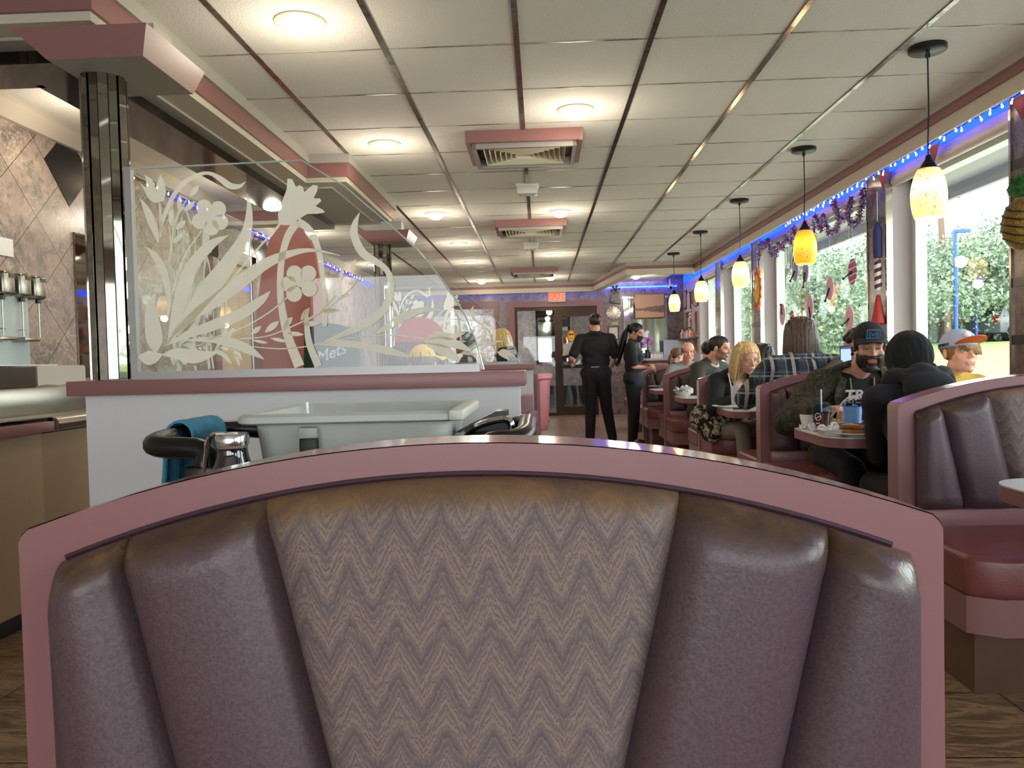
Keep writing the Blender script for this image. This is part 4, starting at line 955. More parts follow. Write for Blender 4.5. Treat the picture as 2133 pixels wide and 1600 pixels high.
def mk(u,v):
    a=(u-.5)*2.35;zz=-.022-.085*v;r=1+.05*math.sin(PI*v)
    return (Hm@Vector((.069*r*math.sin(a),.028+.085*r*math.cos(a)*(1-.12*v),zz)))[:]
o=mb.grid(mk,24,10).build('face_mask',black_t,p['R'],180);m_=o.modifiers.new('s','SOLIDIFY');m_.thickness=.004
for q in (-1,1): MB().tube([Hm@Vector(c) for c in ((q*.06,.06,-.03),(q*.075,.01,-.012),(q*.078,-.02,.0))],.002,6).build('mask_strap',black_t,o)
tp=p['tp'];mb=MB();mb.ell(tp(0,.03,-.05),(.172,.125,.14),p['T']);v,fc=remesh(mb,.012,3);put('waist_apron',v,fc,fabric('charcoal_apron',(44,50,58),.2),p['R'])
# --- bearded man in camouflage jacket
t=NT('camouflage_cloth');n=t.voro(16,'F1',None);n1=t.noise(13,3,.6,dist=1);c=t.ramp(n1,[(.36,(34,32,24)),(.46,(70,62,44)),(.52,(50,52,34)),(.6,(38,36,28)),(.66,(84,74,54))],'CONSTANT');t.set(col=c,rough=.9);t.bump(t.noise(40,3),.4,.01);camo=t.m
def jkill(v,tp):
    a=np.array(tp(0,0,0));up=np.array(tp(0,0,1))-a;rt=np.array(tp(1,0,0))-a;fw=np.array(tp(0,1,0))-a
    q=v-a;u=q@up;r=q@rt;f_=q@fw
    return (np.abs(r-.0)<.055+.10*np.clip(u-.1,0,.5))&(f_>.02)&(u>-.02)&(u<.62)
p=person('bearded man in black cap and camouflage jacket, holding a fork over his plate',1.71,4.57,PI,'sit',lean=.46,s=1.04,head=(-.22,-.14,0),hoff=(0,.05,.01),hands=[(-.13,.50,.80),(.265,.47,.80)],hints=[(-.7,-.3,-.8),(.75,-.9,-.5)],skin=(212,160,138),hairc='dbrown',face={'beard':.92,'closed':1,'lips':(190,112,104)},top=camo,topkill=jkill,pants=navy,vox=.005,puff=.024,topname='camouflage_jacket',wide=1.06,curl=.95)
MAN=p;Hm=p['H']
add_hair(p,hair_cap(Hm,lambda q:m_short(q,.05,-.02,-.07),1.05,.003,2))
# tee shirt under the jacket
mb=MB();tp=p['tp'];T=p['T']
mb.ell(tp(0,0,.05),(.165,.125,.16),T);mb.ell(tp(0,.005,.2),(.15,.115,.15),T);mb.ell(tp(0,0,.34),(.17,.125,.16),T);mb.cap(tp(-.1,-.0,.45),tp(.1,0,.45),.068,.068);v,fc=remesh(mb,.01,4);TEE=put('black_tee',v,fc,black_t,p['R'])
v,f_=text_mesh('TRU',.085,.001,bold=.0022);v2,f2=text_mesh('&',.10,.001,bold=.002)
white_ink=M('white_print',(216,216,212),.7)
def onchest(vv,cx,cz):
    mm=Matrix.Translation(tp(cx,.137,cz))@p['T'].to_4x4()@Matrix.Rotation(PI,4,'Z')@Matrix.Rotation(PI/2,4,'X');return [tuple(mm@Vector(a)) for a in vv]
mb=MB();mb.add(onchest(v,.03,.445),f_);mb.add(onchest(v2,.045,.355),f2);mb.build('white_lettering',white_ink,TEE,None)
# beard volume
mb=hair_cap(Hm,lambda q:float(np.clip(min((-.036+.35*max(0,abs(q.x)-.028)-q.z)/.012,(q.y+.012)/.02)+.3,0,1))*(0 if (abs(q.x)<.026 and -.078<q.z<-.052) else 1),1.13,.005,8,60,44,(0,.03,-.045),(.060,.062,.078))
mb.ell(Hm@Vector((0,.076,-.102)),(.031,.028,.024));mb.ell(Hm@Vector((0,.05,-.112)),(.045,.035,.02));add_hair(p,mb,'beard')
# jacket collar flaps and lanyard
for q in (-1,1):
    MB().grid(lambda u,v:tuple(tp(q*(.075+.07*u*math.sin(v*2.2+.5)),.05+.075*v+.02*u,.50-.20*v+.02*u)),8,8).build('jacket_collar',camo,p['top'],180)
    MB().tube([tp(q*.06,.05,.50),tp(q*.058,.115,.42),tp(q*.045,.140,.32),tp(q*.015,.146,.22)],.009,6,flat=.4).build('lanyard',M('pale_camo_strap',(188,186,172),.8,var=.5,vs=60) if 'pale_camo_strap' not in D.materials else D.materials['pale_camo_strap'],p['R'])
MB().ell(Hm@Vector((.079,-.01,-.04)),(.009,.009,.009)).ell(Hm@Vector((-.079,-.01,-.04)),(.009,.009,.009)).build('ear_plug',black,p['R'])
def ballcap(p,dome,brim,under,brim_yaw=0,panel=None,k=1.14,brimlen=.075,lowz=.028,up=0.0):
    Hm=p['H'];R=p['R']
    mb=hair_cap(Hm,lambda q:1.0 if q.z>lowz-.004+.12*max(0,-q.y-.03)*0 else 0,k,.0,1,56,30,(0,-.010,.032),(.076,.098,.085));CR=mb.build('cap_crown',dome,R,180)
    def bf(u,v):
        a=(u-.5)*2.0;r=1.12;x=.082*math.sin(a);y0=-.01+.105*math.cos(a)
        return (Hm@(Matrix.Rotation(brim_yaw,3,'Z')@Vector((x*(1+.12*v),y0+brimlen*v*(math.cos(a*.85)**.6),lowz+.012-.012*v-.02*(a/1.0)**2*v+up*v))))[:]
    o=MB().grid(bf,18,6).build('cap_brim',brim,CR,180);m_=o.modifiers.new('s','SOLIDIFY');m_.thickness=.004
    p['cap']=CR
    if under is not None: MB().grid(lambda u,v:tuple(Vector(bf(u,v))-Hm.to_3x3()@Vector((0,0,.006))),18,6).build('brim_underside',under,CR,180)
cap_b=fabric('black_cap_cloth',(20,23,30),.15);ballcap(p,cap_b,cap_b,None,lowz=.042,brimlen=.075,up=.0)
mm=Hm@Matrix.Translation((0,.108,.075))@Matrix.Rotation(PI,4,'Z')@Matrix.Rotation(PI/2+.35,4,'X')
blu=M('blue_embroidery',(70,140,190),.7);mb=MB()
for k in (0,.0055): mb.tube([mm@Vector((a,b,.001)) for a,b in ((-.019+k,-.016),(-.019+k,.016-k),(0,-.005-k),(.019-k,.016-k),(.019-k,-.016))],.0016,5)
for a,b in (((-.03,-.022),(.03,-.022)),((.03,-.022),(.03,.024)),((.03,.024),(-.03,.024)),((-.03,.024),(-.03,-.022))): mb.tube([mm@Vector((*a,.001)),mm@Vector((*b,.001))],.0018,5)
mb.build('cap_emblem',blu,p['cap'],None)
fk=thing('fork','steel fork held up in the hand of the bearded man','fork',tuple(W(p['R'])@p['wr'][1]))
w0=W(p['R'])@p['wr'][1];a=w0+Vector((.0,-.09,.0));b=at(1768,832,Y=a.y-.02);mb=MB();mb.tube(curve([a+Vector((-.0,.03,-.03)),a.lerp(b,.5),a.lerp(b,.8)+Vector((0,0,.008)),b],12),[.005]*7+[.006]*3+[.011]*3,8,flat=1.6).build('fork_handle',M('fork_steel',(214,206,190),.3,.5),fk,world=True)
mb=MB()
for k in range(4): 
    o_=Vector((.0,.006*(k-1.5),.004*(k-1.5)));mb.tube(curve([b+o_,b+Vector((.022,0,.012))+o_,b+Vector((.05,0,.006))+o_],6),.0025,6)
mb.build('tines',D.materials['fork_steel'],fk,world=True)
# --- beanie person
hood=fabric('black_fleece',(26,28,31),.25,30);
p=person('person in black beanie and black hoodie with back turned, elbows on the table',1.62,3.24,0,'sit',lean=.50,s=.96,head=(.25,-.2,0),hoff=(.02,.05,.0),hands=[(.0,.48,.80),(.18,.50,.80)],hints=[(-.28,-.3,-.95),(.6,-.3,-.9)],skin=(206,160,136),hairc='sandy',top=hood,pants=black_p,vox=.008,puff=.018,topname='hooded_sweatshirt',wide=1.06)
Hm=p['H'];tp=p['tp']
t=NT('ribbed_knit');x_,y_,z_=t.xyz();w_=t.math('SINE',t.math('MULTIPLY',t.math('ARCTAN2',x_,y_),70));t.set(col=(24,27,27),rough=.95);t.bump(t.math('ADD',t.math('MULTIPLY',w_,.3),t.noise(220,2)),.5,.006);knit=t.m
mb=hair_cap(Hm,lambda q:1.0 if q.z>-.062+.6*max(0,q.y-.02) else 0,1.0,.003,2,70,40,(0,-.016,.018),(.091,.116,.124));BN=mb.build('beanie',knit,p['R'],180)
mb=MB()
for i in range(5):
    a0=i/4
mb.tube([Hm@Vector((.086*math.cos(a),-.018+.106*math.sin(a),-.040+.06*max(0,math.sin(a)))) for a in [2*PI*i/40 for i in range(41)]],.010,8,caps=False);mb.build('beanie_cuff',knit,BN,180)
mb=MB()
for i in range(14):
    a=PI*(1.12+.76*i/13);mb.ell(tp(.125*math.cos(a),.02+.10*math.sin(a)*1.1,.535+.02*math.sin(i*1.3)),(.045,.045,.032))
mb.ell(tp(0,-.105,.44),(.12,.05,.10),p['T']);v,fc=remesh(mb,.009,5);put('hood',v,fc,hood,p['top'])
add_hair(p,strands(Hm,20,lambda i,n,r:(-.05+.1*i/n,-.09-.012*r.random(),-.03),lambda P,r:[P,(P[0]*1.05,P[1]-.008,-.06),(P[0]*1.1,P[1]-.008+.01*r.random(),-.085),(P[0]*1.1+.01*r.uniform(-1,1),P[1],-.105)],.005),'hair')
# --- child in white and orange cap
p=person('child in a pale blue cap with orange brim and yellow shirt beside the bearded man',2.245,4.46,-PI*.93,'sit',seat=.43,lean=.12,s=.88,wide=.8,head=(-.10,.10,0),hs=1.06,hands=[(-.12,.36,.80),(.14,.36,.80)],skin=(232,184,160),hairc='sandy',face={'lips':(206,120,116),'kid':1},top=fabric('yellow_cotton',(222,180,74),.12),pants=navy,vox=.0055,topname='tee_shirt',shoes=True)
CH=p;Hm=p['H']
add_hair(p,hair_cap(Hm,lambda q:m_short(q,.03,-.03,-.075),1.06,.005,7))
mb=strands(Hm,44,lambda i,n,r:(-.06+.115*i/n,.098*math.sqrt(1-((-.06+.115*i/n)/.083)**2)-.006,.05),lambda P,r:[P,(P[0]-.004,P[1]+.006,.03),(P[0]-.014,P[1]+.002,.008),(P[0]-.026-.008*r.random(),P[1]-.012,-.01-.012*r.random())],.0065,5);add_hair(p,mb,'fringe')
t=NT('white_blue_cap');x_,y_,z_=t.xyz();t.set(col=(214,220,232),rough=.8);capw=t.m
ballcap(p,fabric('pale_blue_cap',(176,198,226),.1),fabric('orange_brim',(222,120,56),.1),fabric('orange_under',(226,112,44),.08),brimlen=.085,up=.045,k=1.19,lowz=.03)
MB().ell(Hm@Vector((.015,.094,.088)),(.021,.011,.017)).build('cap_patch',white_pl,p['cap'],180)
mb=MB()
for i in range(6): mb.box((-.004,-.002,-.007),(.004,.002,.007),M4=Hm@Matrix.Translation((.094-.006*abs(i-1.5)*.3,.04-.017*i,.044))@Matrix.Rotation(PI/2,4,'Z'))
mb.build('cap_lettering',black,p['cap'],None)
# red cap peeking over the bench
p=person('person in a red cap just peeking over the bench at the right edge',2.13,3.30,0,'sit',seat=.46,lean=.15,s=.72,head=(-.5,0,0),hairc='brown',hands=[(-.1,.3,.78),(.12,.3,.78)],top=fabric('grey_cotton',(120,120,124),.1),pants=navy,vox=.01,topname='tee_shirt')
rc=fabric('red_cap_cloth',(186,36,46),.12);ballcap(p,rc,rc,None,k=1.2);MB().ell(p['H']@Vector((0,-.012,.135)),.008).build('cap_button',rc,p['cap'])
# --- plaid man
t=NT('plaid_flannel');x_,y_,z_=t.xyz()
def stripes(q,per,lo,hi,off=0):
    fr=t.math('FRACT',t.math('DIVIDE',t.math('ADD',q,10+off),per));return t.math('MULTIPLY',t.math('GREATER_THAN',fr,lo),t.math('LESS_THAN',fr,hi))
c=t.mix(stripes(x_,.125,0,.5),(54,88,104),(38,44,56));c=t.mix(t.math('MULTIPLY',stripes(z_,.11,0,.45),.55),c,(26,24,28))
c=t.mix(t.math('MULTIPLY',stripes(x_,.125,.18,.34),.8),c,(176,172,170));c=t.mix(t.math('MULTIPLY',stripes(z_,.11,.60,.70),.65),c,(178,172,168));c=t.mix(t.math('MULTIPLY',stripes(x_,.125,.70,.78),.7),c,(112,56,58));c=t.mix(t.math('MULTIPLY',stripes(z_,.11,.84,.88),.6),c,(150,140,130));c=t.mix(t.math('MULTIPLY',stripes(x_,.125,.9,.93),.7),c,(190,180,170))
t.set(col=c,rough=.95);t.bump(t.noise(60,3),.35,.006);plaid=t.m
p=person('man with shoulder-length brown hair and a plaid flannel shirt, back to us',1.67,5.08,0,'sit',seat=.465,lean=.06,s=1.0,head=(.0,-.12,0),hoff=(0,.03,0),hands=[(-.22,.42,.80),(.22,.42,.80)],hints=[(-1,-.5,-.7),(1,-.5,-.7)],skin=(196,150,128),hairc='brown',top=plaid,pants=fabric('stone_trousers',(150,140,124),.15),vox=.009,puff=.03,topname='flannel_shirt',wide=1.22)
Hm=p['H'];add_hair(p,hair_cap(Hm,lambda q:1.0 if q.z>(.055 if q.y>.05 else -.08) else 0,1.13,.008,3))
mb=strands(Hm,120,lambda i,n,r:(lambda a,h:(.088*math.cos(a)*math.sqrt(1-h*h*.7),-.012+.108*math.sin(a)*math.sqrt(1-h*h*.7),.035+.09*h))(PI*(.92+1.16*(i/n)),r.uniform(-.3,.75)),lambda P,r:[P,(P[0]*1.09,P[1]*1.07-.003,P[2]-.05),(P[0]*1.15,P[1]*1.1-.004,-.06),(P[0]*(1.15+.1*r.random()),P[1]*1.05,-.115-.015*r.random()),(P[0]*1.15+.025*r.uniform(-1,1),P[1]*1.05+.02*r.uniform(-1,1),-.155-.035*r.random())],.008,6);add_hair(p,mb,'long_strands')
mb=MB()
for i in range(13):
    a=PI*(1.0+1.0*i/12);mb.ell(p['tp'](.075*math.cos(a),.0+.075*math.sin(a),.515),(.02,.02,.028))
v,fc=remesh(mb,.008,3);put('shirt_collar',v,fc,plaid,p['top'])
# --- person with phone
p=person('person with dark curly hair and glasses raising a phone behind the bearded man',2.07,5.10,.6,'sit',lean=.06,s=.93,head=(.95,-.1,0),hands=[(-.22,.05,1.04),(-.08,.20,1.0)],hints=[(-.6,-.3,-1),(.6,-.5,-1)],skin=(206,158,134),hairc='black',top=fabric('olive_knit',(90,84,62),.15),pants=navy,vox=.008,curl=.8)
Hm=p['H'];mb=MB();rnd=random.Random(5)
for i in range(90):
    a=rnd.uniform(0,2*PI);b=rnd.uniform(-.3,1);r_=math.sqrt(max(0,1-b*b));q=Vector((.09*r_*math.cos(a),-.025+.11*r_*math.sin(a),.04+.095*b))
    if q.y>.06 and q.z<.07: continue
    mb.ell(Hm@q,.017+.01*rnd.random(),None,8,6)
add_hair(p,mb,'curly_hair')
MB().tube([Hm@Vector((.05*math.cos(a)+0,.1,.003+.02*math.sin(a))) for a in [0,.6,1.2,1.9,2.5,PI]],.002,6).tube([Hm@Vector((-.055,.1,.005)),Hm@Vector((-.07,.04,.008)),Hm@Vector((-.08,-.01,.008))],.002,6).build('glasses',black,p['R'])
ph=thing('phone','smartphone with a lit pale blue screen held up behind the bearded man','phone',(1.885,4.97,1.06))
MB().box((-.037,0,-.07),(.037,.008,.08),.004).build('phone_case',M('phone_navy',(24,28,54),.3),ph);MB().box((-.032,-.001,-.062),(.032,.0,.06)).build('screen',emis('phone_screen',(150,176,205),.6),ph);MB().box((-.032,-.001,.06),(.032,.0,.073)).build('screen_bar',emis('phone_bar',(50,66,140),.5),ph)
# --- blonde woman
def vkill(v,tp):
    a=np.array(tp(0,0,0));up=np.array(tp(0,0,1))-a;rt=np.array(tp(1,0,0))-a;fw=np.array(tp(0,1,0))-a
    q=v-a;u=q@up;r=q@rt;f_=q@fw
    return (np.abs(r)<(u-.30)*.40)&(f_>.02)&(u>.30)
p=person('blonde woman with a bob in a black V-neck top, looking down at her cup',1.43,6.36,PI+.38,'sit',lean=.43,s=.96,head=(-.12,-.26,.08),hoff=(0,.05,-.0),hands=[(-.05,.46,.82),(.10,.44,.80)],hints=[(-.9,-.2,-.7),(.9,-.2,-.7)],skin=(216,168,144),hairc='blonde',f=True,face={'closed':1,'lips':(170,92,88)},top=fabric('black_jersey',(22,23,28),.15),topkill=vkill,pants=fabric('grey_trousers',(142,134,122),.12),vox=.006,puff=.016,topname='v_neck_top',wide=1.12,knees=[(-.12,.46,.545),(.13,.46,.545),(-.12,.50,.09),(.14,.50,.09)])
Hm=p['H'];add_hair(p,hair_cap(Hm,lambda q:1.0 if q.z>(.062-.25*abs(q.x) if q.y>.045 else -.08) else 0,1.14,.005,5))
def rb(i,n,r):
    a=PI*(.86+1.30*i/n)-.06;h=r.uniform(.0,.95);return (.086*math.cos(a)*math.sqrt(1-h*h*.8),-.01+.105*math.sin(a)*math.sqrt(1-h*h*.8),.04+.088*h)
mb=strands(Hm,150,rb,lambda P,r:[P,(P[0]*1.15,P[1]*1.12,P[2]-.045),(P[0]*1.25,P[1]*1.15,-.04),(P[0]*1.40,P[1]*1.16,-.10),(P[0]*(1.42+.14*r.random()),P[1]*1.16,-.165-.025*r.random())],.009,9);add_hair(p,mb,'bob_hair')
mb=MB().tube([Hm@Vector((-.055,.1,.004)),Hm@Vector((-.01,.112,.006)),Hm@Vector((.01,.112,.006)),Hm@Vector((.055,.1,.004)),Hm@Vector((.078,.02,.008))],.0022,6)
for q in (-1,1): mb.tube([Hm@Vector((q*.034+.022*math.cos(a),.106-.006*abs(math.cos(a)),-.004+.017*math.sin(a))) for a in [2*PI*i/16 for i in range(17)]],.0018,6)
mb.build('glasses',M('clear_frame',(196,176,160),.2),p['R'])
t=NT('patterned_shawl');n=t.voro(26,'DISTANCE_TO_EDGE');n2=t.noise(22,3);t.set(col=t.mix(t.math('MULTIPLY',t.math('GREATER_THAN',n2,.48),t.math('GREATER_THAN',n,.05)),(26,23,24),(178,162,138)),rough=.95);shawl=t.m
mb=MB();tp=p['tp'];mb.ell((.13,.12,.62),(.13,.18,.085));mb.ell((.19,.02,.60),(.07,.16,.12));mb.ell((.2,.16,.52),(.05,.10,.10));v,fc=remesh(mb,.01,5);put('patterned_shawl',v,fc,shawl,p['R'])
# --- dark-haired head behind blonde
p=person('dark-haired person with a hair band, only the head showing behind the blonde woman',1.95,7.0,0,'sit',lean=.05,s=.88,hairc='dbrown',hands=[(-.1,.4,.8),(.15,.4,.8)],top=fabric('plum_knit',(70,48,58),.15),pants=navy,f=True)
Hm=p['H'];add_hair(p,hair_cap(Hm,lambda q:1.0 if q.z>(.05 if q.y>.05 else -.1) else 0,1.14,.006,4));add_hair(p,strands(Hm,60,rb,lambda P,r:[P,(P[0]*1.12,P[1]*1.1,P[2]-.05),(P[0]*1.2,P[1]*1.1,-.06),(P[0]*1.2,P[1]*1.1,-.15),(P[0]*1.1,P[1]*1.1,-.2)],.011,3),'long_strands')
MB().tube([Hm@Vector((.088*math.cos(a),.03,.035+.096*math.sin(a))) for a in [PI*i/16 for i in range(17)]],.006,6).build('hair_band',M('silver_band',(180,176,170),.3),p['R'])
# --- man in green
p=person('man with short black hair and stubble in a dark green sweater, turned right',1.64,8.18,PI+.75,'sit',lean=.22,s=1.03,head=(.30,-.15,0),hoff=(0,.05,.0),hands=[(-.1,.45,.82),(.16,.36,.80)],hints=[(-.8,-.3,-.8),(.9,-.3,-.8)],skin=(206,152,124),hairc='black',face={'beard':.6},top=fabric('dark_green_knit',(54,56,42),.2,20),pants=fabric('brown_cord',(96,82,62),.15),vox=.006,puff=.02,topname='sweater',wide=1.12)
short_hair(p,6,front=.058,side=.0,back=-.06)
mb=MB().tube([p['tp'](.066*math.cos(a),.01+.066*math.sin(a),.515-.03*max(0,math.sin(a))) for a in [2*PI*i/20 for i in range(21)]],.013,8);mb.build('collar',M('pale_collar',(196,182,170),.8),p['top'],180)
p=person('black-haired person with back turned, head just behind the man in green',1.89,8.98,0,'sit',lean=.02,s=.97,hairc='black',hands=[(-.1,.4,.8),(.15,.4,.8)],top=fabric('maroon_knit',(88,52,48),.15),pants=navy)
short_hair(p,9)
# --- bald man, ponytail woman
p=person('balding man in a pale grey shirt facing us at a far booth',1.80,10.02,PI,'sit',lean=.30,s=1.0,head=(-.05,-.12,0),hoff=(0,.04,.02),hands=[(-.15,.45,.80),(.18,.42,.80)],skin=(204,150,126),hairc='grey',face={'lips':(168,100,92)},top=fabric('pale_grey_shirt',(150,150,158),.12),pants=navy,vox=.006,topname='shirt')
add_hair(p,hair_cap(p['H'],lambda q:float(np.clip((.065-q.z)/.02,0,1))*m_short(q,.2,-.02,-.07)*(1 if q.y<.03 else 0),1.10,.004,3))
p=person('woman with a light brown ponytail in a purple top, turned right',1.79,10.75,-PI/2+.5,'sit',lean=.08,s=.92,head=(-.1,-.1,0),hands=[(-.1,.4,.8),(.15,.4,.8)],skin=(222,176,156),hairc='auburn',f=True,top=fabric('purple_cotton',(84,54,78),.15),pants=navy,vox=.007,topname='top')
Hm=p['H'];add_hair(p,hair_cap(Hm,lambda q:m_short(q,.06,.005,-.05),1.09,.004,4))
mb=MB()
for i in range(24):
    r=random.Random(i);a=r.uniform(-1,1);b=r.uniform(-1,1);pts=[Hm@Vector(q) for q in [(a*.015,-.10,.02),(a*.03,-.13,-.02+b*.01),(a*.035,-.13+b*.015,-.09),(a*.03,-.11+b*.015,-.17)]]
    mb.tube([interp(pts,t/8) for t in range(9)],[.008]*7+[.005,.002],6)
add_hair(p,mb,'ponytail')
# --- people behind the glass on the left
hk=fabric('black_hoodie',(20,20,22),.2)
p=person('blonde person in a black hooded top beyond the second etched glass',-.30,8.55,PI/2-.2,'sit',seat=.60,lean=.18,s=.98,head=(0,-.2,0),hands=[(-.1,.42,.98),(.15,.42,.98)],hairc='blonde',f=True,top=hk,pants=black_p,vox=.009,puff=.025,topname='hooded_sweatshirt')
Hm=p['H'];add_hair(p,hair_cap(Hm,lambda q:1.0 if q.z>(.055 if q.y>.05 else -.1) else 0,1.15,.005,5));add_hair(p,strands(Hm,90,rb,lambda P,r:[P,(P[0]*1.15,P[1]*1.1,P[2]-.05),(P[0]*1.25,P[1]*1.12,-.05),(P[0]*1.28,P[1]*1.1,-.11),(P[0]*1.25,P[1]*1.1,-.15)],.011,3),'bob_hair')
mb=MB();tp=p['tp']
for i in range(12):
    a=PI*(1.05+.9*i/11);mb.ell(tp(.12*math.cos(a),.02+.12*math.sin(a),.53),(.045,.045,.04))
v,fc=remesh(mb,.011,4);put('hood',v,fc,hk,p['top'])
gh=fabric('grey_hooded_cloth',(112,110,114),.25,20)
p=person('person with a grey hood up, seen at the slanted edge of the near glass',-.78,8.9,PI/2,'sit',seat=.60,lean=.1,s=.94,hands=[(-.1,.4,.98),(.15,.4,.98)],hairc='grey',top=gh,pants=black_p,topname='hooded_sweatshirt')
mb=hair_cap(p['H'],lambda q:1.0 if not (q.y>.05 and q.z<.06) else 0,1.26,.006,4,48,30,(0,-.02,.02),(.076,.098,.1));mb.build('hood',gh,p['R'],180)
p=person('dark-haired person seated low behind the near etched glass',-.97,5.35,0,'sit',lean=.05,s=.90,hairc='black',hands=[(-.1,.4,.8),(.15,.4,.8)],top=fabric('wine_cotton',(96,52,56),.15),pants=navy)
Hm=p['H'];add_hair(p,hair_cap(Hm,lambda q:1.0 if q.z>(.05 if q.y>.05 else -.1) else 0,1.22,.008,5))
p=person('person in a yellow visor seated beside the dark-haired one behind the glass',-.69,4.62,.2,'sit',seat=.43,lean=.05,s=.88,hairc='auburn',skin=(190,146,120),hands=[(-.1,.4,.8),(.12,.4,.8)],top=fabric('brown_cotton',(100,76,64),.15),pants=navy)
Hm=p['H'];short_hair(p,4);yv=fabric('yellow_visor',(232,188,60),.1);ballcap(p,yv,yv,None,brim_yaw=-1.2,k=1.16,lowz=.045)
# ================================================================ wall decorations
FY=FARY-.002
def fw(px,py,Y=FARY): return at(px,py,Y=Y)
# EXIT sign
a=fw(1141,605,15.25);b=fw(1178,629,15.25);o=thing('exit_sign','cream EXIT sign with red letters above the exit door','exit sign',((a.x+b.x)/2,15.25,(a.z+b.z)/2))
w,h=(b.x-a.x)/2,(a.z-b.z)/2
MB().box((-w,-.03,-h),(w,.03,h),.008).build('housing',M('sign_cream',(224,206,170),.5),o);v,f=text_mesh('EXIT',h*1.75,.003,bold=.005);MB().add(v,f,Matrix.Translation((0,-.033,0))@Matrix.Scale(.78,4,(1,0,0))@Matrix.Rotation(PI/2,4,'X')).build('letters',emis('exit_red',(255,60,40),1.6),o,None)
MB().box((-.06,.03,-.03),(.06,.22,.03)).build('mount',white_pl,o)
# silver disc
c=fw(1278,652);o=thing('metal_plate','round spun aluminium disc on the marble beside the door','wall plate',(c.x,FY,c.z))
t=NT('spun_metal');x_,y_,z_=t.xyz();t.set(col=t.ramp(t.math('FRACT',t.math('MULTIPLY',t.math('ARCTAN2',x_,z_),.9549)),[(0,(230,216,180)),(.2,(150,140,126)),(.5,(200,192,176)),(.8,(140,132,122)),(1,(230,216,180))]),metal=.6,rough=.3)
MB().lathe([(0,.02),(.12,.02),(.142,.012),(.146,0)],(0,0,0),40,Matrix.Rotation(PI/2,4,'X')).build('disc',t.m,o)
def frame(name,label,cat,x0,x1,z0,z1,fm,art,Y=FY,fwid=.02,group=None,depth=.025):
    o=thing(name,label,cat,((x0+x1)/2,Y,(z0+z1)/2),0,group);w,h=(x1-x0)/2,(z1-z0)/2;k=fwid
    MB().box((-w,-depth,h-k),(w,0,h)).box((-w,-depth,-h),(w,0,-h+k)).box((-w,-depth,-h+k),(-w+k,0,h-k)).box((w-k,-depth,-h+k),(w,0,h-k)).build('frame',fm,o)
    MB().box((-w+k,-.012,-h+k),(w-k,-.004,h-k)).build('picture',art,o);return o
a=fw(1266,680);b=fw(1289,708);t=NT('certificate');n=t.noise(30,3);t.set(col=t.ramp(n,[(.4,(222,214,200)),(.6,(196,180,160))]),rough=.3)
frame('framed_certificate','small black framed certificate below the silver disc','certificate',a.x,b.x,b.z,a.z,black,t.m)
o=MB().box((-.06,-.008,-.03),(.06,0,.03),.004).build('name_plaque',M('tan_plaque',(190,170,140),.5));o.location=fw(1281,674,FY);tag(o,'little tan plaque between the silver disc and the certificate','plaque')
# sepia picture
a=fw(1322,612,15.3);b=fw(1386,662,15.3)
t=NT('sepia_print');x_,y_,z_=t.xyz();d=t.math('ADD',t.math('MULTIPLY',x_,.28),t.math('MULTIPLY',t.noise(30,3),.10));band=t.math('LESS_THAN',t.math('ABSOLUTE',t.math('ADD',t.math('SUBTRACT',z_,-.09),t.math('MULTIPLY',t.noise(14,2),-.05))),t.math('ADD',.02,t.math('MULTIPLY',t.math('MAXIMUM',t.math('ADD',x_,.2),0),.11)))
t.set(col=t.mix(t.math('MULTIPLY',band,t.math('ADD',.35,t.math('MULTIPLY',t.noise(60,3),.8))),(204,160,112),(84,54,40)),rough=.35)
o=frame('framed_picture','large sepia train print in a thin gold frame at the far corner','picture',a.x,b.x,b.z,a.z,M('gold_frame',(120,92,50),.3,.6),t.m,15.33,.018)
MB().box((-.05,0,-.05),(.05,.13,.05)).build('mount',black,o)
# mirrored slat panel
o=thing('mirror_panel','panel of tall mirror strips behind the sepia picture','mirror',(2.05,FY,1.6));a=fw(1298,620)
mb=MB()
for i in range(7):
    x=1.63+i*.118;mb.box((x,FY-.02,1.06),(x+.112,FY-.008,2.24))
mb.build('mirror_strips',M('plain_mirror',(190,196,186),.06,1),o,world=True)
mb=MB()
for i in range(8): mb.tube([(1.625+i*.118,FY-.025,1.06),(1.625+i*.118,FY-.025,2.25)],.006,6)
mb.box((1.6,FY-.04,2.24),(2.48,FY,2.28));mb.build('chrome_beads',chrome,o,world=True)
# windmill
c=fw(1281,605);o=thing('windmill_ornament','small black and grey windmill ornament above the silver disc','ornament',(c.x,FY-.06,c.z))
mb=MB();mb.prism([(-.05,-.02),(.05,-.02),(.10,-.22),(-.10,-.22)],-.03,.03,'y');mb.build('tower',M('grey_tin',(128,122,120),.5),o)
mb=MB()
for k in range(6):
    R_=Matrix.Rotation(PI/3*k+.3,4,'Y');mb.add([tuple(R_@Vector(q)) for q in ((.015,-.05,.01),(.03,-.05,.095),(-.02,-.05,.095),(-.015,-.05,.01))],[(0,1,2,3)])
mb.ell((0,-.05,0),.016);mb.build('blades',black,o)
MB().prism([(-.09,-.24),(.10,-.27),(.10,-.22),(-.07,-.2)],-.05,.05,'y').build('base',black,o)
# camera
c=fw(1396,597,15.0);o=thing('security_camera','white security camera under the far corner soffit','camera',(c.x,15.0,c.z));MB().box((-.045,-.07,-.04),(.045,.07,.04),.015).build('body',white_pl,o);MB().tube([(0,-.06,-.02),(0,-.085,-.03)],.025,14).build('lens',black,o);MB().tube([(0,.03,.03),(0,.05,.14)],.015,8).build('mount',white_pl,o)
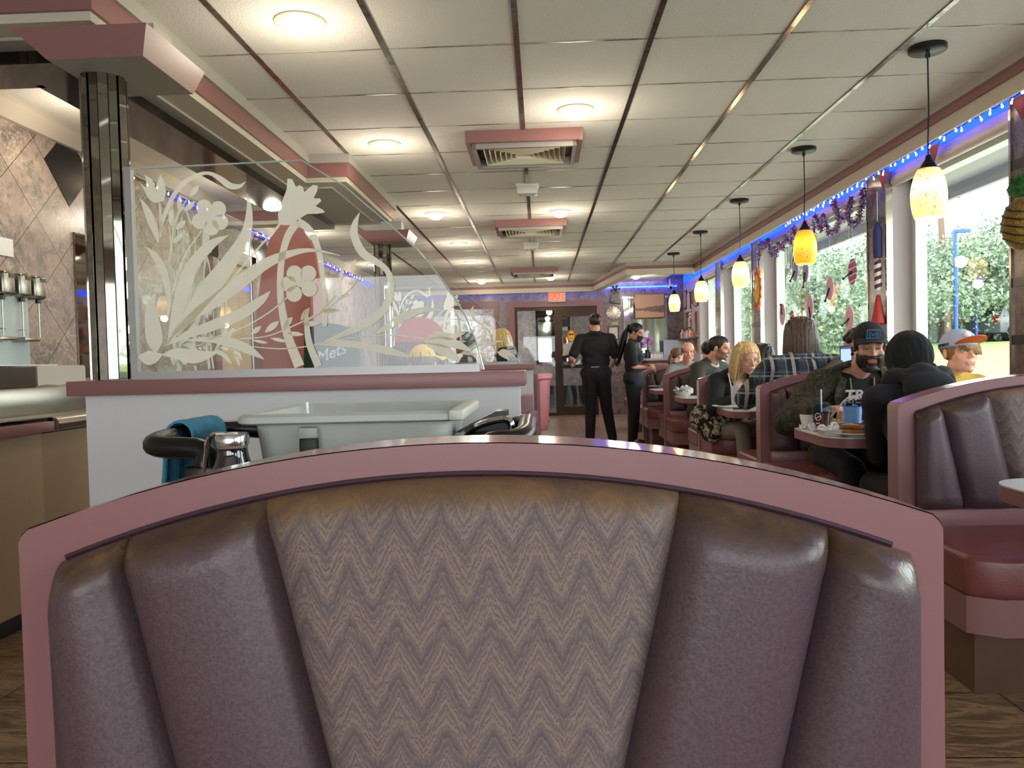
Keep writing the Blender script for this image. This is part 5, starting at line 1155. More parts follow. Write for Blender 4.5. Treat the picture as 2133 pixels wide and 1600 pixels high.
# far counter with shakers, flowers and board
o=thing('far_counter','dark counter with pale top at the far right corner','counter',(2.36,15.1,0));MB().box((1.95,14.75,1.03),(2.76,15.42,1.075),.005).build('countertop',M('pale_stone_top',(176,166,156),.3),o,world=True);MB().box((2.0,14.82,0),(2.76,15.42,1.03)).build('cabinet',M('plum_cabinet',(104,74,72),.5),o,world=True)
sh_m=M('steel_salt',(206,204,200),.25,.5)
for k,px in enumerate((1358,1364,1369,1374,1379)):
    c=at(px,745,Y=14.9);o=thing('salt_shaker','white and steel shaker in the row on the far counter','shaker',(c.x,14.9,1.075),0,'shakers on the far counter')
    MB().lathe([(0,0),(.026,0),(.028,.05),(.02,.085)],(0,0,0),14).build('jar',M('salt_white',(226,224,216),.3) if 'salt_white' not in D.materials else D.materials['salt_white'],o);MB().lathe([(.021,.083),(.022,.10),(.012,.112),(0,.113)],(0,0,0),14).build('lid',sh_m,o)
c=at(1345,742,Y=14.95);o=thing('orchid_vase','dark vase with purple and white orchid flowers on the far counter','flowers',(c.x+.03,14.95,1.075))
MB().lathe([(0,0),(.04,0),(.05,.06),(.035,.13),(.045,.16)],(0,0,0),16).build('vase',M('dark_vase',(36,32,44),.2),o);mb=MB();rnd=random.Random(2)
for i in range(5): mb.tube(curve([(0,0,.15),(rnd.uniform(-.03,.05),rnd.uniform(-.03,.03),.28),(rnd.uniform(-.06,.08),rnd.uniform(-.05,.05),.36)],6),.004,5)
mb.build('stems',M('stem_green',(70,100,60),.6),o)
for nm,cc,n in (('purple_flowers',(196,130,206),14),('white_flowers',(236,232,236),9)):
    mb=MB()
    for i in range(n):
        q=Vector((rnd.uniform(-.06,.09) if n>10 else rnd.uniform(-.1,.02),rnd.uniform(-.05,.05),rnd.uniform(.2,.4) if n>10 else rnd.uniform(.28,.5)))
        for k in range(5): mb.ell(q+Vector((.02*math.cos(k*1.26),.0,.02*math.sin(k*1.26))),(.016,.006,.016),None,8,6)
    mb.build(nm,M(nm,cc,.6),o)
o=thing('menu_board','plain white board leaning on the far counter','board',(2.62,15.2,1.075));MB().box((-.28,-.01,0),(.16,.01,.34),M4=Matrix.Rotation(.1,4,'X')).build('board',M('white_board',(206,220,230),.3),o)
MB().box((-.1,.01,0),(.02,.1,.02)).build('easel_foot',black,o)
o=MB().box((2.1,14.9,1.076),(2.2,15.0,1.2),.004).build('napkin_holder',steel);tag(o,'small steel napkin holder beside the orchid vase','napkin holder')
# collage of frames on the right wall past the last window
rnd=random.Random(11);fm=[M('dark_wood_frame',(60,40,28),.4),M('tan_card',(196,160,120),.7),black_m];arts=[M('tan_print',(200,170,132),.7,var=.4,vs=20),M('brown_print',(140,104,76),.7,var=.5,vs=16),M('cream_print',(222,206,178),.7,var=.25,vs=14)]
items=[(14.0,14.3,1.98,2.35,'tall tan print at the window edge'),(14.36,14.62,2.02,2.3,'dark framed tan print next to the tall one'),(14.68,15.0,1.9,2.28,'brown print in a dark frame'),(15.04,15.36,2.0,2.34,'cream print closest to the corner'),(14.02,14.24,1.5,1.9,'narrow cream print below the tall one'),(14.7,14.96,1.55,1.84,'small square print under the brown one'),(15.04,15.3,1.6,1.92,'brown print in the corner, second row'),(14.05,14.4,1.16,1.42,'pale notice low beside the window')]
for k,(y0,y1,z0,z1,l) in enumerate(items):
    o=thing('wall_picture',l+' on the far right wall','picture',(WX,(y0+y1)/2,(z0+z1)/2),0,'pictures on the far right wall');hy,hz=(y1-y0)/2,(z1-z0)/2
    MB().box((-.02,-hy,-hz),(0,hy,hz)).build('frame',fm[k%3],o);MB().box((-.024,-hy+.02,-hz+.02),(-.02,hy-.02,hz-.02)).build('print',arts[k%3],o)
o=thing('flag','small red and white striped flag on a slanted stick at the far right wall','flag',(2.7,14.35,1.9));MB().tube([(.03,.1,-.5),(-.06,-.1,.45)],.006,6).build('flag_stick',M('pale_stick',(210,196,170),.6),o)  # the tube is the slanted stick that carries the flag
mb=MB();mb.grid(lambda u,v:(-.03+.02*math.sin(6*u),-.02-.22*u,-.02-.2*v+.06*u),10,8);t=NT('flag_stripes');x_,y_,z_=t.xyz();t.set(col=t.mix(t.math('GREATER_THAN',t.math('FRACT',t.math('MULTIPLY',t.math('ADD',z_,t.math('MULTIPLY',y_,.27)),16)),.5),(206,190,180),(184,84,76)),rough=.8);mb.build('flag_cloth',t.m,o)
for k,(y,zz,cc,l) in enumerate(((14.05,1.18,(200,90,70),'row of red spined books'),(14.3,1.16,(190,176,150),'pale book pair'),(14.5,1.17,(160,110,80),'brown box'))):
    pass
sh=thing('wall_shelf','narrow dark shelf of small keepsakes on the far right wall','shelf',(2.7,14.55,1.42));MB().box((-.10,-.5,-.012),(.08,.75,.012)).build('board',fm[0],sh)
kc=[(206,100,84),(210,196,170),(196,92,80),(220,206,180),(120,160,180),(176,140,96),(200,84,70),(216,200,170),(90,70,56)]
for k in range(9):
    hh=.12+.07*((k*7)%5)/5;o=thing('keepsake_bottle',['red','ivory','dark red','cream','blue','tan','scarlet','pale','brown'][k]+' bottle shaped keepsake on the narrow wall shelf','keepsake',(2.68,14.12+.135*k,1.432),0,'keepsakes on the wall shelf')
    MB().lathe([(0,0),(.034,0),(.036,hh*.6),(.016,hh*.8),(.016,hh)],(0,0,0),14).build('bottle_body',M('keepsake_%d'%k,kc[k],.4),o);MB().lathe([(.018,hh),(.018,hh+.018),(0,hh+.02)],(0,0,0),10).build('stopper',fm[0],o)
# sun ornaments
def sun(name,label,loc,axis,s,glasses):
    o=thing(name,label,'sun ornament',loc);M4=Matrix.Rotation(PI/2,4,'Z') if axis=='x' else Matrix.Identity(4);M4=Matrix.Rotation(-PI/2,4,'Z') if axis=='x' else M4
    n=14;P=[]
    for i in range(n*2):
        a=PI*i/n;r=s*(1.0 if i%2==0 else .74);P.append((r*.8*math.cos(a),r*1.25*math.sin(a)))
    MB().prism(P,-.008,.008,'y',M4=M4).build('rays',M('orange_felt',(226,104,40),.8,var=.2) if 'orange_felt' not in D.materials else D.materials['orange_felt'],o)
    MB().prism([(s*.46*math.cos(2*PI*i/24),s*.8*math.sin(2*PI*i/24)) for i in range(24)],-.014,-.006,'y',M4=M4).build('face',M('yellow_felt',(232,196,60),.8) if 'yellow_felt' not in D.materials else D.materials['yellow_felt'],o)
    mb=MB()
    if glasses:
        for q in (-1,1): mb.prism([(q*s*.2+s*.17*math.cos(2*PI*i/14),s*.25+s*.15*math.sin(2*PI*i/14)) for i in range(14)],-.02,-.013,'y',M4=M4)
        mb.box((-s*.35,-.019,s*.3),(s*.35,-.014,s*.38),M4=M4);mb.build('sunglasses',black,o)
        MB().tube([M4@Vector((s*.25*math.sin(t),-.017,-s*.25-s*.15*math.cos(t))) for t in [-1.2+2.4*i/10 for i in range(11)]],.004*s/.1,6).build('smile',black,o)
    else:
        mb.prism([(s*.12*math.cos(2*PI*i/14),s*.1+s*.2*math.sin(2*PI*i/14)) for i in range(14)],-.02,-.013,'y',M4=M4);mb.build('spot',black,o)
    MB().tube([M4@Vector((0,0,s*1.2)),M4@Vector((0,0,s*1.2+.22))],.003,5).build('hanging_string',paper,o);return o
c=at(1190,700,Y=FARY-.03);sun('sun_face_ornament','smiling sun face with black sunglasses on the glass exit door',c,'y',.125,True)
c=at(1578,602,X=WX-.08);sun('sun_ornament','orange and yellow paper sun hanging on the second window pillar',c,'x',.22,False)
# rocket ornament on the first pillar
c=at(1828,500,X=WX-.09);o=thing('rocket_ornament','patriotic blue, striped and red firecracker ornament hanging on a window pillar','ornament',c)
MB().lathe([(0,.15),(.02,.12),(.035,.07),(.035,-.12),(.028,-.14)],(0,0,0),16).build('blue_body',M('navy_felt',(46,52,96),.8),o)
t=NT('candy_twist');x_,y_,z_=t.xyz();t.set(col=t.mix(t.math('GREATER_THAN',t.math('FRACT',t.math('ADD',t.math('MULTIPLY',z_,16),t.math('MULTIPLY',t.math('ARCTAN2',x_,y_),.16))),.5),(222,214,208),(84,50,60)),rough=.8)
MB().lathe([(.02,-.16),(.03,-.2),(.026,-.30),(.03,-.36),(.02,-.40)],(0,0,0),16).build('striped_twist',t.m,o)
MB().lathe([(0,-.43),(.015,-.44),(.055,-.66),(.03,-.67)],(0,0,0),16).build('red_cone',M('red_felt',(170,56,52),.8),o)
MB().tube([(0,0,.38),(0,0,.14)],.003,5).tube([(0,0,-.14),(0,0,-.16)],.003,5).tube([(0,0,-.40),(0,0,-.44)],.003,5).build('hanging_string',paper,o)
# pineapple ornament
c=at(2125,445,X=WX-.13);o=thing('pineapple_ornament','gold tinsel pineapple ornament with green tinsel leaves at the right edge','ornament',c)
t=NT('gold_tinsel');n=t.noise(180,3,.8);t.set(col=t.ramp(n,[(.35,(70,52,16)),(.55,(170,134,40)),(.75,(240,214,120))]),metal=.5,rough=.35);t.bump(n,1,.02)
mb=MB().ell((0,0,-.06),(.09,.10,.14));mb.build('gold_body',t.m,o)
rnd=random.Random(8);mb=MB()
for i in range(420):
    a=rnd.uniform(0,2*PI);b=rnd.uniform(-.5,1);d=Vector((math.cos(a)*math.sqrt(1-b*b),math.sin(a)*math.sqrt(1-b*b),b));p0=Vector((d.x*.05,d.y*.085,.14+d.z*.05));p1=p0+d*.03+Vector((rnd.uniform(-.012,.012),rnd.uniform(-.012,.012),rnd.uniform(-.012,.012)));q=d.cross(Vector((0,0,1))).normalized()*.004
    mb.add([p0-q,p0+q,p1],[(0,1,2)])
mb.ell((0,0,.14),(.05,.085,.05));mb.build('green_tinsel_leaves',M('green_tinsel',(60,132,56),.7,var=.4,vs=90),o,None)
mb=MB()
for k in range(5):
    a=-.5+k*.25;L_=[(t_,a*.17+.03*math.sin(t_)) for t_ in [PI*.5+PI*i/12 for i in range(13)]];mb.tube([(.092*math.cos(t_)*math.sqrt(max(.05,1-(q/.14)**2)),.102*math.sin(t_)*math.sqrt(max(.05,1-(q/.14)**2)),-.06+q) for t_,q in L_],.004,5)
mb.build('wire_bands',black,o)
# paper fans hung in the window
t=NT('patterned_paper_pink');n=t.voro(60);n2=t.noise(40,3);t.set(col=t.ramp(t.noise(38,4,.6),[(.36,(228,216,224)),(.48,(214,120,146)),(.56,(230,222,228)),(.66,(120,110,160))]),rough=.8)
f1=t.m;t=NT('patterned_paper_blue');t.set(col=t.ramp(t.noise(34,4,.6),[(.36,(180,186,216)),(.5,(120,118,166)),(.58,(214,160,178)),(.66,(200,204,224))]),rough=.8);f2=t.m
t=NT('striped_paper');x_,y_,z_=t.xyz();t.set(col=t.ramp(t.math('FRACT',t.math('MULTIPLY',t.math('ADD',z_,t.math('MULTIPLY',t.math('SINE',t.math('MULTIPLY',y_,30)),.006)),17)),[(0,(206,90,100)),(.4,(206,90,100)),(.45,(226,220,226)),(.6,(226,220,226)),(.65,(104,110,160)),(.95,(104,110,160))],'CONSTANT'),rough=.8);f3=t.m
fans=[(1657,565,20,f2,(-.7,-.9),'purple patterned, left of the amber pendant'),(1678,567,20,f2,(-.1,-1.5),'purple patterned, directly below the amber pendant'),(1729,600,23,f1,(-.45,-1.1),'white and pink patterned, alone mid window'),(1776,566,26,f3,(-.9,-.4),'red and blue striped, highest beside the pillar'),(1687,640,24,f1,(.35,-1.1),'pink patterned, above the long-haired head'),(1630,655,21,f1,(.0,.95),'pink patterned, handle upwards at left'),(1650,662,15,f3,(.3,-.6),'small striped, half behind the long-haired head'),(1770,664,25,f1,(-.7,-.5),'red and white patterned, lowest beside the black cap')]
for px,py,r,mt,hd,l in fans:
    c=at(px,py,X=2.90);rr=r*c.y/1649;o=thing('paper_fan',l+' round paper fan hung in the window','paper fan',c,0,'paper fans in the wide window')
    P=[(rr*.86*math.sin(2*PI*i/26)*1.0,rr*math.cos(2*PI*i/26)) for i in range(26)]
    MB().prism(P,-.003,.003,'x').build('fan_disc',mt,o);MB().prism([(y*1.12+.02,z*1.08) for y,z in P],.004,.006,'x').build('white_backing',paper,o)
    h_=Vector((-.02,-hd[0]*rr*1.6,hd[1]*rr));MB().tube([(-.012,0,0),h_],.008,7).ell(h_,.014).build('handle',black,o)
    MB().tube([(0,0,rr),(0,0,2.46-c.z)],.0012,4).build('hanging_thread',paper,o)
# tinsel garland
pts=[(375,850),(392,720),(440,715),(470,660),(500,790),(545,812),(572,700),(615,740),(640,610),(690,690),(722,535),(745,650),(800,690),(838,500),(865,600),(915,640),(935,430),(990,550),(1022,430),(1060,580),(1130,565),(1172,440),(1118,290),(1165,430),(1235,440),(1285,265),(1268,470),(1340,490),(1392,330),(1402,165)]
G=[at(1500+.2125*a,360+.2125*b,X=2.70) for a,b in pts];L=curve([tuple(p) for p in G],420);rnd=random.Random(6);mbs=[MB(),MB(),MB()]
for p in L:
    for k in range(9):
        d=Vector((rnd.gauss(0,1),rnd.gauss(0,1),rnd.gauss(0,1))).normalized();q=d.cross(Vector((.3,.5,.8))).normalized()*.006;e=p+d*rnd.uniform(.025,.045)
        mbs[rnd.choice((0,0,1,2))].add([p-q,p+q,e+q*.5,e-q*.5],[(0,1,2,3)])
o=thing('tinsel_garland','purple, red and white tinsel garland looped along the top of the wide window','garland',L[210])
for mb,(nm,cc) in zip(mbs,(('purple_tinsel',(110,84,150)),('white_tinsel',(206,200,216)),('red_tinsel',(150,62,84)))): mb.build(nm,M(nm,cc,.4,.3),o,None,world=True)
MB().tube(L[::3],.007,5).build('garland_core',M('core_purple',(84,66,120),.6),o,60,world=True)
# string lights
bulb=emis('string_bulb',(255,214,160),16)
def lights(label,x,y0,y1,z,n,bulb):
    o=thing('string_lights',label,'string lights',(x,(y0+y1)/2,z));rnd=random.Random(int(y0*10));P=[]
    for i in range(n*2+1):
        P.append((x+rnd.uniform(-.01,.01),y0+(y1-y0)*i/(n*2),z+.012*math.sin(i*1.7)))
    MB().tube(P,.004,5).build('cord',black,o,60,world=True)
    for i in range(n):
        p=Vector(P[2*i+1]);d=Vector((0,rnd.uniform(-.02,.02),-rnd.uniform(.008,.028)))
        MB().tube([p,p+d],.003,4).lathe([(0,-.012),(.005,-.008),(.0065,0),(.003,.006),(0,.007)],p+d,8).build('bulb',bulb,o,60,world=True)
lights('warm white string lights along the blue LED strip over the window',2.66,4.0,8.75,2.50,46,bulb)
lights('warm white string lights along the marble wall behind the etched glass',-2.76,4.95,12.4,2.43,44,emis('dim_string_bulb',(255,214,160),5))
# bunting pennants
for k,(y,w_) in enumerate(((4.55,.22),(5.55,.16),(6.35,.2),(7.4,.16))):
    o=MB().add([(2.715,y-w_/2,2.50),(2.715,y+w_/2,2.50),(2.71,y,2.36)],[(0,1,2)]).build('hanging_pennant',M('plum_pennant',(120,50,66),.8) if 'plum_pennant' not in D.materials else D.materials['plum_pennant'],None,None);tag(o,['plum triangular pennant beside the rightmost pillar top','plum pennant behind the nearest pendant cord','plum pennant at the top of the rocket pillar','plum pennant above the tinsel garland'][k],'pennant','pennants above the windows')
# ================================================================ outside
def gz(x,y):
    d=math.hypot(x,y);t=min(1,max(0,(d-13)/26));return -.15+1.55*t*t*(3-2*t)
t=NT('lawn');n=t.noise(.9,5,.6);t.set(col=t.ramp(n,[(.3,(112,138,72)),(.7,(138,162,92))]),rough=.95);lawn=t.m
mb=MB();N=44;v=[]
mb.grid(lambda u,w:(3.06+77*u,-8+118*w,gz(3.06+77*u,-8+118*w) if (3.06+77*u)>3.5 else -.15),N,60)
o=struct('ground_lawn',mb,lawn)
mb=MB();mb.grid(lambda u,w:(3.06+7.2*u,-8+50*w,-.13+.05*u),4,12);struct('path_outside',mb,M('pale_concrete',(206,201,192),.9,var=.1))
mb=MB()
def road(u,w):
    a=.1+1.25*u;r=38+9*w;x,y=r*math.sin(a),r*math.cos(a);return (x,y,gz(x,y)+.03)
mb.grid(road,24,3);struct('road_outside',mb,M('grey_asphalt',(104,104,106),.9,var=.1))
# eave
struct('roof_eave',MB().box((3.04,-6,2.72),(4.15,18,2.80)).box((4.1,-6,2.6),(4.15,18,2.72)),M('eave_white',(140,140,134),.7))
leafm=[]
for k,c in enumerate(((142,160,134),(150,168,144),(136,154,132),(158,174,150))):
    t=NT('leaves_%d'%k);t.set(col=t.mix(t.noise(.8,3),c,tuple(int(q*.72) for q in c)),rough=.8);leafm.append(t.m)
bark=M('grey_bark',(74,64,54),.9,var=.3)
def tree(label,px,d,h,w,k,seed,n=5600,base=.12):
    r=(px-1126)/1649;x,y=d*r/math.sqrt(1+r*r),d/math.sqrt(1+r*r);z=gz(x,y);o=thing('tree',label,'tree',(x,y,z),0,'trees beyond the windows');rnd=random.Random(seed)
    MB().tube(curve([(0,0,-.2),(.1,.05,h*.3),(-.05,.1,h*.6),(.1,0,h*.9)],10),[.22-.019*i for i in range(11)],8).build('trunk',bark,o)
    mb=MB();cl=[(rnd.uniform(-w,w)*(.8-.5*max(0,t_-.5)),rnd.uniform(-w,w)*(.8-.5*max(0,t_-.5)),h*(base+(1-base)*t_)) for t_ in [rnd.random()**.8 for _ in range(20)]]
    for i in range(n):
        c=rnd.choice(cl);q=Vector(c)+Vector((rnd.gauss(0,1)*w*.22,rnd.gauss(0,1)*w*.22,rnd.gauss(0,1)*h*.055));a=Vector((rnd.gauss(0,1),rnd.gauss(0,1),rnd.gauss(0,1))).normalized();b=a.cross(Vector((rnd.gauss(0,1),rnd.gauss(0,1),rnd.gauss(0,1)))).normalized();s=rnd.uniform(.05,.115)*(d/35)
        mb.add([q-a*s,q+b*s*.6,q+a*s,q-b*s*.6],[(0,1,2,3)])
    mb.build('foliage',leafm[k%4],o,None);return o
T=[(1440,44,7.5,2.8,'tree seen in the farthest window'),(1480,40,8,2.6,'tree at the left side of the farthest window pair'),(1535,38,9,2.4,'tall tree beside the white van, in the narrow window'),(1560,36,8.5,2.2,'tree behind the sun decorated pillar'),(1610,30,7.0,2.4,'bushy tree behind the far lantern'),(1645,34,8.0,2.6,'tree behind the amber pendant'),(1690,30,7.4,2.0,'tree with open branches in the wide window'),(1735,38,6.2,2.6,'low tree in the middle of the wide window'),(1785,34,7.2,2.6,'tree behind the striped fan'),(1825,36,7.5,2.4,'tree behind the rocket pillar'),(1900,34,7.8,2.8,'broad tree behind the near lantern'),(1945,38,8.0,2.6,'tree behind the utility pole'),(1990,40,8.0,2.8,'tree behind the blue lamp post'),(2040,42,8.2,2.8,'tree above the boy in the cap'),(2085,44,9.6,2.0,'tall ragged tree at the right side of the near window'),(2125,40,8.2,2.8,'tree at the very right of the near window')]
for i,(px,d,h,w,l) in enumerate(T): tree(l,px,d,h*(.55 if px>1860 else .47),w,i,i+3)
# continuous undergrowth so that the tree belt closes
mb=MB();rnd=random.Random(4)
for i in range(14000):
    px=rnd.uniform(1380,2260);r=(px-1126)/1649;d=rnd.uniform(47,54);x,y=d*r/math.sqrt(1+r*r),d/math.sqrt(1+r*r);q=Vector((x,y,gz(x,y)+2.7*rnd.random()**1.2));a=Vector((rnd.gauss(0,1),rnd.gauss(0,1),rnd.gauss(0,1))).normalized();b=a.cross(Vector((rnd.gauss(0,1),rnd.gauss(0,1),rnd.gauss(0,1)))).normalized();s=rnd.uniform(.12,.28)
    mb.add([q-a*s,q+b*s*.7,q+a*s,q-b*s*.7],[(0,1,2,3)])
o=mb.build('hedgerow',leafm[2],None,None);tag(o,'dense hedgerow of leaves closing the tree belt beyond the road','hedge',kind='stuff')
def dirp(px,d):
    r=(px-1126)/1649;x,y=d*r/math.sqrt(1+r*r),d/math.sqrt(1+r*r);return Vector((x,y,gz(x,y)))
def car(label,px,d,paint,rz,van=False,name='car'):
    c=dirp(px,d);o=thing(name,label,'car' if not van else 'van',c,rz);H=1.55 if not van else 2.2
    P=[(-2.2,.35),(2.2,.35),(2.25,.75),(1.5,.95),(.9,H),(-1.9,H),(-2.25,1.0)] if not van else [(-2.5,.4),(2.5,.4),(2.5,1.1),(2.0,1.3),(1.6,H),(-2.5,H)]
    MB().prism(P,-.88,.88,'y',bev=.06).build('body',paint,o,30)
    G=[(1.38,.98),(.86,H-.1),(-1.8,H-.1),(-2.0,1.02)] if not van else [(1.9,1.32),(1.55,H-.15),(.6,H-.15),(.6,1.32)]
    MB().prism(G,-.89,.89,'y').build('side_windows',M('car_glass',(40,48,54),.1) if 'car_glass' not in D.materials else D.materials['car_glass'],o)
    if not van: MB().box((-2.2,-.7,1.05),(-2.06,.7,1.45)).build('rear_window',D.materials['car_glass'],o)
    for q in (-1,1): MB().box((-2.28,q*.6,.8),(-2.2,q*.85,1.05)).build('tail_light',M('tail_red',(190,30,30),.3) if 'tail_red' not in D.materials else D.materials['tail_red'],o)
    for x in (-1.4,1.4):
        for q in (-1,1): MB().tube([(x,q*.75,.33),(x,q*.92,.33)],.33,18).build('wheel',M('tyre',(20,20,21),.8) if 'tyre' not in D.materials else D.materials['tyre'],o)
    return o
car('silver car parked on the road, seen beside the boy in the cap',2078,41,M('silver_paint',(120,122,126),.3,.4),.55)
car('white van far away in the narrow window past the green sweater',1541,41,M('white_paint',(150,152,154),.4),1.2,True,'van')
bp=M('blue_paint',(34,78,170),.4)
def lamppost(label,px,d,h,arm):
    c=dirp(px,d);o=thing('lamp_post',label,'lamp post',c,0,'blue lamp posts outside');MB().tube([(0,0,-.2),(0,0,h)],.07,10).build('pole',bp,o)
    MB().box((-.06,-.1,h-.06),(arm,.1,h+.05)).build('lamp_head',bp,o);MB().lathe([(.16,0),(.16,.04),(.09,.1)],(0,0,-.1),12).build('foot',bp,o);return o
lamppost('tall bright blue lamp post with an arm, seen left of the boy in the cap',1973,33,4.2,.5);lamppost('shorter bright blue lamp post behind the boy in the cap',2013,38,2.6,.3)
c=dirp(1957,36);o=thing('utility_pole','brown wooden utility pole behind the near pendant','utility pole',c);MB().tube([(0,0,-.2),(-.3,0,6.2)],[.15,.11],10).build('pole',M('pole_wood',(112,88,76),.9),o);MB().tube([(-1.0,0,5.8),(.5,0,5.8)],.06,6).build('crossarm',D.materials['pole_wood'],o)
lm=M('lantern_metal',(46,44,42),.5,.3);lg=clear('lantern_glass',(.75,.78,.78),.1)
def lantern(label,px,py,X):
    c=at(px,py,X=X);o=thing('wall_lantern',label,'lantern',c,0,'lanterns outside the windows')
    mb=MB();s=1.0
    mb.lathe([(0,.36),(.03,.34),(.05,.30),(.16,.25),(.19,.22),(.17,.21)],(0,0,0),6).lathe([(.08,-.20),(.05,-.25),(.02,-.30),(0,-.32)],(0,0,0),6)
    for k in range(6):
        a=PI/3*k;mb.tube([(.165*math.cos(a),.165*math.sin(a),.215),(.09*math.cos(a),.09*math.sin(a),-.2)],.009,5)
    mb.build('lantern_cage',lm,o,20)
    v=[];MB().add([(.16*math.cos(PI/3*k),.16*math.sin(PI/3*k),.21) for k in range(6)]+[(.085*math.cos(PI/3*k),.085*math.sin(PI/3*k),-.195) for k in range(6)],[(k,(k+1)%6,6+(k+1)%6,6+k) for k in range(6)]).build('lantern_glass',lg,o,None)
    MB().tube([(0,0,-.15),(0,0,.05)],.025,8).build('candle_tube',M('candle_white',(190,186,170),.6) if 'candle_white' not in D.materials else D.materials['candle_white'],o)
    MB().tube(curve([(0,0,-.31),(-.02,0,-.40),(-.12,0,-.44),(3.06-X,0,-.25)],16),.018,8).build('curved_arm',lm,o);MB().box((3.05-X,-.05,-.4),(3.07-X,.05,-.1)).build('wall_plate',lm,o);return o
lantern('black glass lantern outside, behind the nearest pendant lamp',1905,425,3.36);lantern('black glass lantern outside, left of the amber pendant lamp',1635,530,3.36)
# ================================================================ things on the booth tables
TZ=.715
bluep_m=clear('blue_clear_plastic',(.56,.75,.99),.08);mild_m=clear('mild_blue_plastic',(.86,.91,.99),.08)
clearp=NT('frosted_plastic');clearp.set(col=(214,216,226),rough=.3,alpha=.6);clearp_m=clearp.m
cola=M('cola',(92,44,36),.15);water=M('pale_blue_water',(140,184,232),.1)
china=M('white_china',(232,230,224),.25);toast_m=M('toast',(206,152,96),.85,var=.45,vs=30,bump=.4,bs=90);crust=M('crust',(150,98,54),.9)
def tumbler(label,px,py,mat,fill,fm,h=.135,r=.043,Y=None,logo=False,straw=None):
    c=at(px,py,Z=TZ);o=thing('tumbler',label,'tumbler',(c.x,c.y,TZ))
    lo=r*.83+r*.17*fill
    MB().lathe([(0,.004),(r*.78,.004),(r*.8,0),(r*.83,.002),(lo,h*fill)],(0,0,0),28).build('cup',mild_m if mat is bluep_m else mat,o);MB().lathe([(lo,h*fill),(r,h)],(0,0,0),28).build('upper_wall',mat,o)

    MB().lathe([(0,.012),(r*.755,.012),(r*(.755+.18*fill),h*fill),(0,h*fill)],(0,0,0),26).build('drink',fm,o)
    if logo:
        mb=MB();R_=Matrix.Rotation(-.75,4,'Z')
        rr=lambda z:r*(.83+.17*z/h)+.0012
        for k in range(20):
            a0=2*PI*k/20;a1=2*PI*(k+1)/20
            P=[(.016*math.cos(a)*.9,.075+.018*math.sin(a)) for a in (a0,a1)]
            mb.tube([R_@Vector((q[0],-math.sqrt(rr(q[1])**2-q[0]**2),q[1])) for q in P],.0016,5)
        mb.tube([R_@Vector((q,-math.sqrt(rr(.075)**2-q*q),.073+.35*q+.004*math.sin(q*300))) for q in (-.014,-.006,.002,.01,.014)],.0022,5)
        mb.tube([R_@Vector((q,-math.sqrt(rr(.04)**2-q*q),.043+.003*math.sin(q*500))) for q in (-.01,-.004,.002,.008)],.0022,5)
        mb.build('round_emblem',white_pl,o)
    if straw:
        s=MB().tube([Vector((0,0,.012))+Vector(straw)*.05,Vector((0,0,h))+Vector(straw)*.7,Vector((0,0,h+.075))+Vector(straw)],.0035,8).build('straw',st_m,o)
    return o
tumbler('blue tumbler of dark cola with a round white emblem and a straw',1712,899,bluep_m,.72,cola,h=.132,r=.046,logo=True,straw=(.002,.01,0))
tumbler('blue tumbler of iced water in front of the person in the beanie',1777,897,bluep_m,.86,water,h=.138,r=.048)
tumbler('frosted clear tumbler with a leaning white straw near the blonde woman',1535,850,clearp_m,.25,water,h=.16,r=.044,straw=(-.06,0,.02))
def mug(label,px,py,Y=None):
    c=at(px,py,Z=TZ);o=thing('coffee_mug',label,'mug',(c.x,c.y,TZ))
    MB().lathe([(0,.003),(.026,0),(.03,.004),(.041,.05),(.043,.07),(.040,.07),(.037,.05),(.026,.01),(0,.01)],(0,0,0),26).build('mug_body',china,o)
    MB().tube(curve([(.038,0,.058),(.06,0,.055),(.062,0,.03),(.036,0,.022)],12),.005,8).build('handle',china,o)
    MB().lathe([(0,.055),(.038,.055)],(0,0,0),22).build('coffee',M('milky_coffee',(120,84,56),.2) if 'milky_coffee' not in D.materials else D.materials['milky_coffee'],o);return o
mug('white coffee mug behind the cola tumbler',1684,891);mug('white coffee mug held by the blonde woman',1552,842)
def plate(label,px,py,r=.12):
    c=at(px,py,Z=TZ);o=thing('plate',label,'plate',(c.x,c.y,TZ));MB().lathe([(0,.004),(r*.6,.0),(r*.62,.003),(r*.7,.006),(r,.017),(r*.995,.021),(r*.7,.012),(r*.6,.008),(0,.008)],(0,0,0),40).build('dish',china,o);return o,c
pl,c=plate('white plate under the toast in front of the beanie wearer',1790,908,.125)
for k,(dx,dy,rz,h) in enumerate(((-.035,-.01,.3,.022),(.02,.015,-.2,.022),(-.02,.0,.9,.043),(.035,.0,.1,.043))):
    o=thing('toast_slice',['lower toast slice at the near side of the plate','lower toast slice at the far side of the plate','upper toast slice crossing the pile diagonally','upper toast slice nearest the black sleeve'][k],'toast',(c.x+dx,c.y+dy,TZ+h-.006),rz,'toast on the plate')
    P=[(-.05,-.045),(.05,-.045),(.052,.02),(.058,.035),(.045,.055),(0,.05),(-.045,.055),(-.058,.035),(-.052,.02)]
    MB().prism(P,0,.016,'z',bev=.003).build('crust',crust,o);MB().prism([(x*.88,y*.88) for x,y in P],.0155,.0175,'z').build('crumb',toast_m,o)
pl2,c2=plate('white plate of scrambled eggs in front of the bearded man',1750,884,.115)
o=thing('scrambled_eggs','yellow scrambled eggs on the plate of the bearded man','eggs',(c2.x,c2.y,TZ+.008))
mb=MB();rnd=random.Random(3)
for i in range(22): mb.ell((rnd.uniform(-.055,.055),rnd.uniform(-.05,.05),.008+rnd.random()*.012),(.016,.013,.011),None,8,6)
v,f_=remesh(mb,.004,2);put('egg_curds',v,f_,M('egg_yellow',(236,200,110),.6),o)
